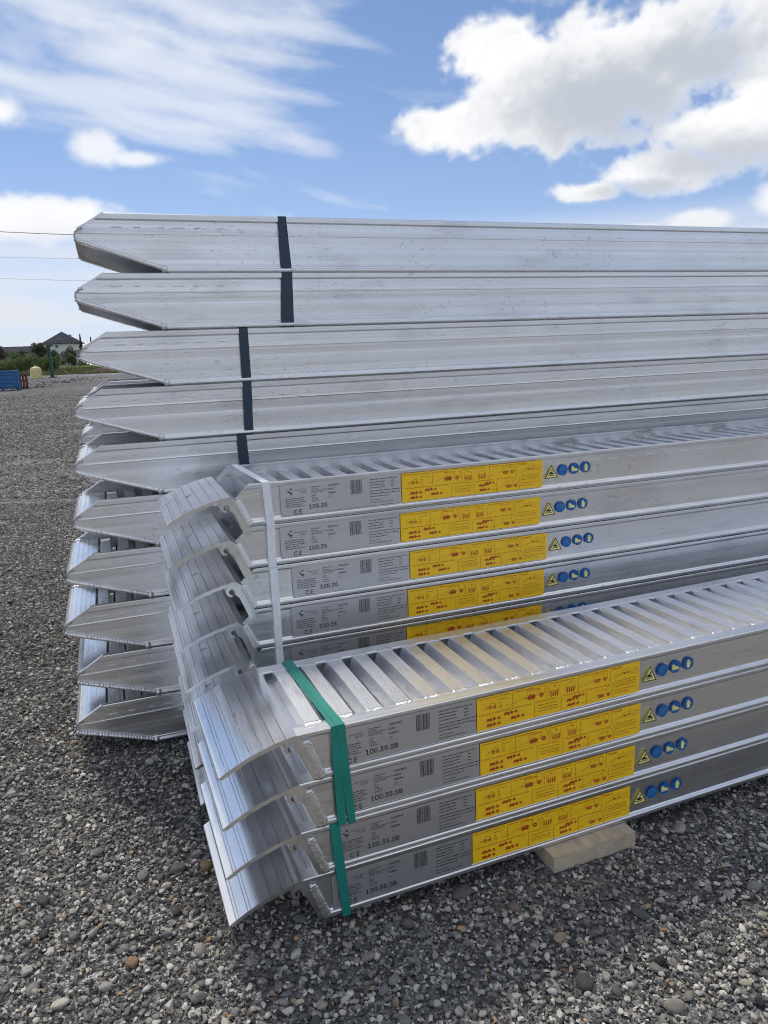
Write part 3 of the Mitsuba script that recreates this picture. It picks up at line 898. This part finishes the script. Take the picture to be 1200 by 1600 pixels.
strap('dark blue strap round the two topmost tall ramps, widening downwards', 'dark blue straps of the back stack', 'navy_strap', TH_B, N_B,
      [(.634, .664, zB(0) + .0003, -.0015), (.635, .674, zB(1), -.0015), (.622, .669, zB(2) + .0006, -.0015)], (.634, .664), WB)
strap('dark blue strap round the third and fourth tall ramps', 'dark blue straps of the back stack', 'navy_strap', TH_B, N_B,
      [(.466, .498, zB(2) - .0020 + .002, -.0015), (.464, .497, zB(3), -.0015), (.458, .490, zB(4) + .0006, -.0015)], (.466, .498), WB)
strap('dark blue strap on the fifth tall ramp, its lower half behind the middle stack', 'dark blue straps of the back stack', 'navy_strap', TH_B, N_B,
      [(.427, .463, zB(4) + .0003, -.0015), (.432, .469, zB(5), -.0015), (.436, .470, zB(6) + .0006, -.0015)], (.427, .463), WB)

# ------------------------------------------------------------------ planks and stones
MF = frame(TH_F, N_F, 0, 0)


def plank(x0, x1, y0, y1, h, seed):
    m = bx(x0, x1, y0, y1, 0, h)
    for _ in range(4): m = m.subdivide()
    c = mani(m)
    g = np.random.default_rng(seed)
    for _ in range(3):       # drying cracks in the end grain
        x = g.uniform(x0 + .1 * (x1 - x0), x1 - .1 * (x1 - x0)); w = g.uniform(.0003, .0006); lean = g.uniform(-.012, .012)
        crack = prism_y(Polygon([(x - w, h + .01), (x + w, h + .01), (x + lean, h * g.uniform(.1, .5))]), y0 - .01, y0 + g.uniform(.02, .06))
        c = c - mani(crack)
    m = tri(c)
    v = m.vertices
    m.vertices = v + (np.stack([meshkit.noise(v * 28, 1), meshkit.noise(v * 28, 2), meshkit.noise(v * 28, 3) * .3], -1) - [.5, .5, .15]) * .004 * np.array([1, 1, .5])
    return m


scene['wooden_plank'] = P(plank(1.052, 1.332, -.046, .50, .0485, 4), 'weathered_wood', smooth=30, to_world=MF)
labels['wooden_plank'] = {'label': 'weathered short wooden plank under the lowest ramp of the front stack', 'category': 'plank'}
_taken['wooden_plank'] = 0

scene['wooden_batten'] = P(plank(.440, .478, .075, .46, .0485, 8), 'weathered_wood', smooth=30, to_world=MF)
labels['wooden_batten'] = {'label': 'narrow wooden batten in the shadow under the strapped end of the front stack', 'category': 'batten'}

# larger stones lying in the gravel, each one a piece of the yard
stone_keys = []
g = np.random.default_rng(31)
scene['cobble'] = two({'type': 'diffuse', 'reflectance': {'type': 'mesh_attribute', 'name': 'vertex_color'}})


def cobble(x, y, r, col, seed):
    gg = np.random.default_rng(seed)
    v = stone(ICO2, gg, r, .22)
    c = np.array(col) * (1 + .35 * (meshkit.fbm(v / r * 2.2 + seed, 3) - .5)[:, None] + gg.normal(0, .05, (len(v), 1)))
    m = trimesh.Trimesh(v, ICO2.faces, process=False)
    key = numbered('gravel_yard__stone')
    scene[key] = P(m, 'cobble', smooth=True, color=np.clip(c, .01, .8), to_world=T().translate([x, y, r * .30 + .006 + float(ground_z(x, y))]))


SPOTS = [(-.555, 1.865, .021, (.20, .15, .095)), (-.635, 1.86, .019, (.14, .14, .135)), (-.73, 1.84, .018, (.20, .20, .19)), (-.60, 1.34, .017, (.27, .18, .10)), (-.66, 1.53, .014, (.24, .165, .10)),
         (-.79, 1.42, .015, (.42, .39, .33)), (-.70, 1.46, .016, (.30, .29, .27)), (-.47, 1.42, .015, (.16, .15, .14)), (.02, 1.62, .018, (.13, .12, .11)), (-.08, 1.52, .015, (.25, .23, .20)),
         (-.02, 1.45, .015, (.22, .21, .20)), (.17, 1.72, .022, (.12, .115, .11)), (.30, 1.66, .019, (.19, .15, .12)), (.20, 1.86, .019, (.17, .165, .15)), (.42, 1.42, .022, (.085, .085, .08)), (.60, 1.35, .016, (.24, .22, .19)),
         (.85, 1.95, .020, (.30, .28, .24)), (.95, 1.7, .018, (.20, .20, .19)), (.62, 1.62, .018, (.12, .12, .12)), (-.93, 1.68, .016, (.12, .12, .125)), (-.90, 1.95, .017, (.16, .155, .15)), (-.50, 1.56, .017, (.33, .30, .25))]
for i, (x, y, r, c) in enumerate(SPOTS): cobble(x, y, r, c, 500 + i)
for i in range(80):
    y = 1.25 + 4.2 * g.uniform() ** 1.4
    x = g.uniform(-.60 * y - .1, min(.62 * y + .1, 2.2) if y < 2.0 else -.34 * y + .2)
    s_, w_ = x * UX + y * UY, -x * UY + y * UX
    if w_ > 1.50 and s_ > .10: continue
    cobble(x, y, g.uniform(.010, .016), PAL[g.choice(len(PAL), p=PW_STONE)] * .9 + .01, 700 + i)

# ------------------------------------------------------------------ the far edge of the yard
def field_col(p, n, uv):
    a = fbm(p.x * .25, p.y * .12, 1, 4)
    b = noise(p.x * 6, p.y * 3, 0)
    c = mix((0.09, 0.12, 0.05), (0.18, 0.17, 0.09), smoothstep(.35, .65, a))
    return c * (0.7 + 0.6 * b)


scene['field_grass'] = two({'type': 'diffuse', 'reflectance': proc(field_col)})
fx, fy = np.meshgrid(np.linspace(-700, 700, 80), np.concatenate([np.linspace(70.2, 200, 40), np.linspace(215, 1400, 30)]))
fz = .35 * sstep(72, 100, fy) * meshkit.fbm(np.stack([fx * .05, fy * .05, 0 * fx], -1), 3, 4) * 2 - .02
scene['grass_field'] = P(grid(fx, fy, fz), 'field_grass', smooth=True)
labels['grass_field'] = {'label': 'rough green field beyond the gravel yard', 'kind': 'structure'}
scene['side_ground_soil'] = two({'type': 'diffuse', 'reflectance': proc(lambda p, n, uv: mix((.05, .06, .03), (.12, .11, .06), fbm(p.x * .1, p.y * .1, 1, 4)))})
sx, sy = np.meshgrid(np.linspace(-700, 700, 24), np.linspace(-700, 70.2, 24))
scene['outer_ground'] = P(grid(sx, sy, 0 * sx - .12), 'side_ground_soil', smooth=True)
labels['outer_ground'] = {'label': 'rough ground around the yard', 'kind': 'structure'}

scene['concrete'] = two({'type': 'diffuse', 'reflectance': proc(lambda p, n, uv: mix((.66, .65, .63), (.76, .75, .72), fbm(p.x * 1.2, p.y * 2, p.z * 4, 3)))})
t = thing('concrete_kerb', 'low pale concrete kerb along the far edge of the gravel yard', 'kerb')
kb = bx(0, 1.96, -.18, .18, 0, .20)
kd = P(kb, 'concrete')
for i in range(44):
    part(t, 'kerbstone', kd, T().translate([-46 + 2.0 * i, 70.1, -.03 + .012 * (i % 3)]))

soil = lambda p, n, uv: mix((.085, .062, .045), (.15, .11, .08), fbm(p.x * .9, p.y * .9, p.z * 2, 4))
scene['bare_soil'] = two({'type': 'diffuse', 'reflectance': proc(soil)})
mx, my = np.meshgrid(np.linspace(-33.5, -15, 60), np.linspace(73, 88, 40))
mz = 1.15 * np.exp(-(((mx + 25.5) / 5.4) ** 2) ** 1.3 - ((my - 79.5) / 3.2) ** 2) + .25 * (meshkit.fbm(np.stack([mx * .8, my * .8, 0 * mx], -1), 4, 6) - .5) - .12
scene['soil_mound'] = P(grid(mx, my, mz), 'bare_soil', smooth=True)
labels['soil_mound'] = {'label': 'low mound of bare brown soil beyond the kerb', 'kind': 'structure'}

# weeds along the edge of the field: one mass
g = np.random.default_rng(77)
vs, fs, cs, at = [], [], [], 0
for i in range(16000):
    y = 70.8 + 45 * g.uniform() ** 1.8
    x = -.40 * y - 8 + g.uniform() * 34
    if -33 < x < -17 and 73.5 < y < 84 and g.uniform() < .85: continue
    hgt = g.uniform(.12, .5) * (1.0 if g.uniform() < .9 else 1.8); b = g.uniform(.04, .12); a = g.uniform(0, 6.28)
    z0 = float(.2 * sstep(72, 100, y))
    vs += [[x - b * math.cos(a), y - b * math.sin(a), z0 - .05], [x + b * math.cos(a), y + b * math.sin(a), z0 - .05], [x + g.normal(0, .1), y + g.normal(0, .1), z0 + hgt]]
    fs.append([at, at + 1, at + 2]); at += 3
    c = np.array([[.08, .105, .045], [.11, .13, .06], [.19, .18, .10], [.13, .14, .07]][g.integers(4)]) * g.uniform(.7, 1.3)
    cs += [c, c, c]
scene['leaf'] = {'type': 'principledthin', 'base_color': {'type': 'mesh_attribute', 'name': 'vertex_color'}, 'roughness': 0.7, 'diff_trans': 0.9}
scene['rubble_stone'] = two({'type': 'diffuse', 'reflectance': {'type': 'mesh_attribute', 'name': 'vertex_color'}})
scene['weeds'] = mikit.ply((np.array(vs), np.array(fs)), 'leaf', color=np.array(cs))
labels['weeds'] = {'label': 'rough weeds and tall grass at the edge of the field', 'category': 'weeds', 'kind': 'stuff'}

# post, bell container, crate, rubble
scene['green_paint'] = plastic(proc(lambda p, n, uv: mix((.012, .05, .032), (.02, .07, .045), noise(p.x * 9, p.y * 9, p.z * 4))), .45)
t = thing('green_post', 'dark green square post with a small top bracket at the yard edge', 'post')
lean = T().translate([-30.05, 69.3, 0]).rotate([0, 1, 0], -1.0)
part(t, 'shaft', P(bx(-.13, .13, -.13, .13, -.1, 2.80), 'green_paint'), lean)
part(t, 'bracket', P(bx(-.16, .42, -.14, .14, 2.803, 2.95), 'green_paint'), lean)
part(t, 'base_plate', P(bx(-.28, .28, -.28, .28, -.02, .045), 'green_paint'), lean)

scene['bin_shell'] = plastic(proc(lambda p, n, uv: mix((.55, .47, .20), (.66, .58, .30), fbm(p.x * 3, p.y * 3, p.z * 5, 3))), .5)
prof = np.array([(0.0, 1.06), (.18, 1.05), (.34, .98), (.45, .86), (.50, .70), (.52, .45), (.53, .12), (.56, .10), (.56, 0.0), (0, 0)])
nseg = 96
ang = np.arange(nseg) * 2 * np.pi / nseg
rib = 1 - .05 * (np.cos(ang * 16) > .2)
bv = np.stack([prof[:, :1] * np.cos(ang) * np.where((prof[:, 1:] > .13) & (prof[:, 1:] < 1.0), rib, 1), prof[:, :1] * np.sin(ang) * np.where((prof[:, 1:] > .13) & (prof[:, 1:] < 1.0), rib, 1), np.repeat(prof[:, 1:], nseg, 1)], -1).reshape(-1, 3)
bf = []
for i in range(len(prof) - 1):
    for j in range(nseg):
        q = (j + 1) % nseg
        bf += [[i * nseg + j, (i + 1) * nseg + j, (i + 1) * nseg + q], [i * nseg + j, (i + 1) * nseg + q, i * nseg + q]]
t = thing('collection_bin', 'pale yellow ribbed dome shaped container at the yard edge', 'container')
part(t, 'shell', P((bv, np.array(bf)), 'bin_shell', smooth=35), T().translate([-31.4, 69.0, 0]))
part(t, 'lifting_knob', P(trimesh.creation.cylinder(.06, .12, sections=12).apply_translation([0, 0, 1.10]), 'bin_shell', smooth=40), T().translate([-31.4, 69.0, 0]))

scene['blue_paint'] = plastic(proc(lambda p, n, uv: mix((.018, .105, .27), (.035, .15, .34), fbm(p.x * 1.5, p.z * 6, p.y, 4))), .45)
t = thing('metal_crate', 'blue corrugated steel skip standing at the left edge of the yard', 'skip')
C = T().translate([-21.90, 40.1, 0]).rotate([0, 0, 1], 26)
zz = np.linspace(.16, 1.0, 57)
yy = -.55 - .05 * (np.sin(np.linspace(0, 4 * 2 * np.pi, 57) - 1.2) > 0).astype(float)
prof_c = Polygon([(y, z) for y, z in zip(yy, zz)] + [(-.50, 1.0), (-.50, .16)])
part(t, 'front_panel', P(prism_x(prof_c, 4.6, -2.3), 'blue_paint'), C)
part(t, 'rear_panel', P(mirror_y(prism_x(prof_c, 4.6, -2.3), 0), 'blue_paint'), C)
part(t, 'end_panel', P(bx(2.30, 2.36, -.60, .60, .14, 1.0), 'blue_paint'), C)
part(t, 'end_panel', P(bx(-2.36, -2.30, -.60, .60, .14, 1.0), 'blue_paint'), C)
part(t, 'floor', P(bx(-2.29, 2.29, -.495, .495, .10, .155), 'blue_paint'), C)
part(t, 'rim', P(cat([bx(-2.40, 2.40, -.64, -.49, 1.003, 1.07), bx(-2.40, 2.40, .49, .64, 1.003, 1.07), bx(2.28, 2.40, -.487, .487, 1.003, 1.07), bx(-2.40, -2.28, -.487, .487, 1.003, 1.07)]), 'blue_paint'), C)
for sx_ in (-2.40, 2.363):
    for sy_ in (-.66, .58):
        part(t, 'corner_post', P(bx(sx_, sx_ + .10, sy_, sy_ + .10, .0, 1.12), 'blue_paint'), C)
for sx_ in (-1.6, 1.5):
    part(t, 'skid', P(bx(sx_, sx_ + .14, -.52, .52, 0, .097), 'blue_paint'), C)

scene['rusty_paint'] = plastic(proc(lambda p, n, uv: mix((.10, .035, .03), (.16, .07, .05), fbm(p.x * 6, p.y * 6, p.z * 6, 3))), .7)
t = thing('steel_pallet', 'rusty red steel pallet stood on edge beside the blue skip', 'pallet')
C = T().translate([-20.0, 42.1, 0]).rotate([0, 0, 1], 62)
for i in range(4):
    part(t, 'upright', P(bx(-.36 + .2 * i, -.26 + .2 * i, -.04, .04, 0, .84), 'rusty_paint'), C)
for z in (.06, .42, .74):
    part(t, 'crossbar', P(bx(-.40, .40, .043, .09, z, z + .08), 'rusty_paint'), C)

g = np.random.default_rng(12)
vs, fs, cs, at = [], [], [], 0
for i in range(420):
    c0 = [(-22.4, 46.5, 1.4), (-24.0, 52.5, 2.2), (-24.6, 58.5, 1.8), (-20.6, 44.0, .8)][g.integers(4)]
    r = g.uniform(.03, .10)
    v = stone(ICO1, g, r, .35) + [c0[0] + g.normal(0, c0[2] * .7), c0[1] + g.normal(0, c0[2]), r * .4]
    vs.append(v); fs.append(ICO1.faces + at); at += len(v)
    cs.append(np.repeat([np.array([[.32, .31, .29], [.22, .21, .20], [.15, .145, .14], [.38, .37, .35]][g.integers(4)])], len(v), 0))
scene['rubble'] = mikit.ply((np.vstack(vs), np.vstack(fs)), 'rubble_stone', color=np.vstack(cs))
labels['rubble'] = {'label': 'scattered pale rubble between the blue skip and the kerb', 'category': 'rubble', 'kind': 'stuff'}

# ------------------------------------------------------------------ houses
scene['white_render'] = two({'type': 'diffuse', 'reflectance': proc(lambda p, n, uv: mix((.66, .655, .64), (.74, .735, .72), fbm(p.x * .5, p.y * .5, p.z * .5, 3)))})
scene['grey_render'] = two({'type': 'diffuse', 'reflectance': {'type': 'rgb', 'value': (.24, .24, .24)}})
scene['slate_roof'] = two({'type': 'diffuse', 'reflectance': proc(lambda p, n, uv: mix((.055, .058, .072), (.085, .088, .10), noise(p.x * 4, p.y * 4, p.z * 3)))})
scene['clay_roof'] = two({'type': 'diffuse', 'reflectance': proc(lambda p, n, uv: mix((.20, .085, .055), (.28, .13, .085), noise(p.x * 4, p.y * 4, p.z * 4)))})
scene['window_glass'] = plastic((.03, .035, .04), .12)
scene['orange_render'] = two({'type': 'diffuse', 'reflectance': {'type': 'rgb', 'value': (.40, .27, .19)}})


def hip_roof(x0, x1, y0, y1, z0, z1, ridge, over=.5):
    cx, cy = (x0 + x1) / 2, (y0 + y1) / 2
    a = [(x0 - over, y0 - over, z0), (x1 + over, y0 - over, z0), (x1 + over, y1 + over, z0), (x0 - over, y1 + over, z0)]
    b = [(x, y, z0 - .18) for x, y, z in a]
    r = [(cx - ridge / 2, cy, z1), (cx + ridge / 2, cy, z1)]
    V = np.array(a + b + r)
    F = [[0, 1, 9], [0, 9, 8], [1, 2, 9], [2, 3, 8], [2, 8, 9], [3, 0, 8], [4, 6, 5], [4, 7, 6]]
    for i in range(4):
        j = (i + 1) % 4
        F += [[i, i + 4, j + 4], [i, j + 4, j]]
    return trimesh.Trimesh(V, F, process=False)


def house(name, label, x0, x1, y0, y1, eave, top, ridge, wallm, roofm, windows, base=None):
    t = thing(name, label, 'house')
    part(t, 'wall', P(bx(x0, x1, y0, y1, -.2, eave - .18), wallm))
    rf = part(t, 'roof', P(hip_roof(x0, x1, y0, y1, eave, top, ridge), roofm))
    for wx, wz, ww, wh in windows:
        w = part(t, 'window', P(bx(wx - ww / 2 - .08, wx + ww / 2 + .08, y0 - .05, y0 - .003, wz - .08, wz + wh + .08), 'white_render'))
        part(w, 'pane', P(bx(wx - ww / 2, wx + ww / 2, y0 - .058, y0 - .052, wz, wz + wh), 'window_glass'))
    return t, rf


hh, hr = house('house', 'white house with dark grey hipped roof and chimney beyond the field', -88.2, -81.3, 200, 209, 6.1, 9.0, .8, 'white_render', 'slate_roof',
               [(-84.6, 5.0, .8, .6), (-86.8, 2.1, 1.0, 1.2), (-82.8, 2.1, 1.0, 1.2)])
part(hr, 'chimney', P(bx(-82.35, -81.95, 203.2, 203.8, 6.5, 8.3), 'grey_render'))
part(hr, 'skylight', P(bx(-84.7, -84.1, 201.45, 201.6, 7.05, 7.35), 'white_render'))
part(hr, 'finial', P(bx(-84.9, -84.6, 204.3, 204.6, 8.9, 9.25), 'grey_render'))
part(hh, 'plinth', P(bx(-88.8, -80.7, 198.4, 199.9, -.2, 3.2), 'grey_render'), label='grey lower storey in front of the white wall')
h2, r2 = house('house', 'low house with orange clay roof to the right of the white house', -82.2, -76.5, 214, 222, 5.2, 7.4, 2.5, 'orange_render', 'clay_roof', [(-80.8, 3.0, .8, 1.0), (-78.6, 3.0, .8, 1.0)])
h3, r3 = house('house', 'long low house with dark roof among the trees left of the white house', -118, -93.5, 226, 234, 4.6, 6.3, 19.0, 'grey_render', 'slate_roof', [(-100, 2.2, 1.2, 1.2), (-104, 2.2, 1.2, 1.2)])
part(r3, 'chimney', P(bx(-104.0, -103.4, 229, 229.8, 5.6, 7.2), 'grey_render'))

# ------------------------------------------------------------------ trees and bushes
scene['bark'] = two({'type': 'diffuse', 'reflectance': {'type': 'rgb', 'value': (.075, .06, .045)}})
GREENS = {'bush': [(0.148, 0.195, 0.086), (0.195, 0.234, 0.109), (0.117, 0.156, 0.078)], 'dark': [(0.109, 0.148, 0.101), (0.14, 0.172, 0.125), (0.094, 0.125, 0.094)], 'mid': [(0.109, 0.156, 0.086), (0.14, 0.179, 0.094), (0.094, 0.125, 0.07)], 'russet': [(0.156, 0.133, 0.117), (0.125, 0.125, 0.094), (0.187, 0.156, 0.133)]}


def foliage(g, cx, cy, z0, rx, rz, n, leaf, kind, cone=False):
    V, Fc, C = [], [], []
    clumps = [(g.normal(0, .45, 3) * [rx, rx, rz * .8] + [0, 0, rz], g.uniform(.28, .5)) for _ in range(14)]
    cols = np.array(GREENS[kind])
    at = 0
    for i in range(n):
        if cone:
            t = g.uniform() ** .7; rr = rx * t * (0.65 + .35 * math.cos(t * 46)) * math.sqrt(g.uniform(.2, 1)); a = g.uniform(0, 6.28)
            p = np.array([rr * math.cos(a), rr * math.sin(a), 2 * rz * (1 - t)]); tint = g.uniform(.8, 1.2)
        else:
            c, s = clumps[g.integers(len(clumps))]
            d = g.normal(size=3); d /= np.linalg.norm(d)
            p = c + d * s * g.uniform(.4, 1) ** .5 * np.array([rx, rx, rz]); tint = g.uniform(.75, 1.25)
            if p[2] < .02 * rz: p[2] = abs(p[2]) + .02 * rz
        u, w = g.normal(size=3), g.normal(size=3)
        u *= leaf * g.uniform(.6, 1.3) / np.linalg.norm(u); w *= leaf * g.uniform(.4, .9) / np.linalg.norm(w)
        P0 = p + [cx, cy, z0]
        V += [P0 - u, P0 + w, P0 + u]; Fc.append([at, at + 1, at + 2]); at += 3
        c_ = cols[g.integers(len(cols))] * tint; C += [c_, c_, c_]
    return np.array(V), np.array(Fc), np.array(C)


def tree(name, label, cat_, x, y, rx, height, n, leaf, kind, seed, trunk=.0, cone=False, group=None, z=0.0):
    g = np.random.default_rng(seed)
    t = thing(name, label, cat_, group)
    rz = (height - trunk) / 2
    v, f, c = foliage(g, x, y, z + trunk, rx, rz * (.82 if not cone else 1), n, leaf, kind, cone)
    part(t, 'crown', mikit.ply((v, f), 'leaf', color=c))
    limbs = [tube([(x, y, z - .1), (x + .05 * rx, y, z + trunk + rz * .7), (x + .1 * rx, y, z + trunk + rz * 1.3)], [.05 * height ** .8 * .5, .03 * height ** .8 * .5, .01 * height ** .8], 6)]
    for k in range(4):
        a = g.uniform(0, 6.28)
        limbs.append(tube([(x, y, z + trunk + rz * .2), (x + rx * .3 * math.cos(a), y + rx * .3 * math.sin(a), z + trunk + rz * .8), (x + rx * .55 * math.cos(a), y + rx * .55 * math.sin(a), z + trunk + rz * 1.1)], [.02 * height ** .8 * .6, .013 * height ** .8 * .6, .005 * height ** .8], 5))
    part(t, 'trunk', P(cat(limbs), 'bark', smooth=True))
    return t


for i, (x, y, rx, hgt, lb) in enumerate([(-47.2, 96, 1.6, 2.5, 'low green bush behind the blue skip, leftmost of the bushes'), (-44.6, 94, 1.8, 3.25, 'tallest light green bush in front of the field houses'), (-42.6, 97, 1.5, 3.0, 'light green bush left of the green post top'),
                                         (-41.2, 95, 1.1, 2.45, 'small green bush just left of the green post'), (-46.0, 98, 1.5, 2.8, 'bushy green shrub second from the left')]):
    tree('bush', lb, 'bush', x, y, rx, hgt, 4200, .13, 'bush', 900 + i)
tree('tree', 'round dark green tree left of the white house roof', 'tree', -67.3, 150, 1.6, 6.2, 4000, .22, 'dark', 920, 1.6)
tree('tree', 'dark round shrub tree in front of the right side of the white house', 'tree', -61.4, 151, 1.35, 4.1, 3500, .18, 'mid', 921, .3)
for i, (x, y, rx, hgt, kind, lb) in enumerate([(-80.5, 160, 2.2, 6.0, 'russet', 'russet leaved tree at the left picture edge behind the bushes'), (-77.0, 162, 2.0, 4.7, 'dark', 'dark low tree beside the russet tree'),
                                               (-72.5, 164, 2.4, 4.3, 'dark', 'wide dark tree under the long low roof'), (-70.0, 160, 1.7, 4.6, 'mid', 'mid green tree beside the round dark tree')]):
    tree('tree', lb, 'tree', x, y, rx, hgt, 3500, .24, kind, 930 + i, .8)
tree('conifer', 'pointed dark conifer right of the orange roof', 'conifer', -70.4, 180, 1.3, 7.6, 3000, .2, 'dark', 950, .3, cone=True)
tree('conifer', 'slim dark conifer half hidden by the nose of the third tall ramp', 'conifer', -68.3, 181, .8, 6.9, 2400, .18, 'dark', 951, .3, cone=True)
tree('tree', 'dark bushy tree between the orange roof and the pointed conifer', 'tree', -72.4, 178, 1.7, 6.0, 3500, .22, 'dark', 952, 1.0)
for i in range(3):
    tree('tree', 'green tree of the field edge hidden behind the stacked ramps', 'tree', -58 + 22 * i, 176 + 5 * i, 2.6, 6.4, 2500, .3, 'mid', 960 + i, 1.0, group='trees hidden behind the stacks')

# ------------------------------------------------------------------ overhead cables
scene['cable_black'] = two({'type': 'diffuse', 'reflectance': {'type': 'rgb', 'value': (.03, .03, .03)}})
for i, (za, zb, r, lb) in enumerate([(11.31, 10.65, .022, 'uppermost overhead cable crossing the sky at the left'), (9.46, 9.11, .008, 'middle thin overhead cable at the left'), (7.86, 7.43, .008, 'lowest thin overhead cable at the left')]):
    t = thing('overhead_cable', lb, 'cable')
    xs = np.linspace(-110, 6, 60)
    slope = (zb - za) / 5.5
    zs = za + slope * (xs + 28.6) * .35 + .0011 * (xs + 10) ** 2 - .0011 * 18.6 ** 2
    scene[t] = P(tube(np.stack([xs, 60 + 0 * xs, zs], 1), r, 5), 'cable_black', smooth=True)
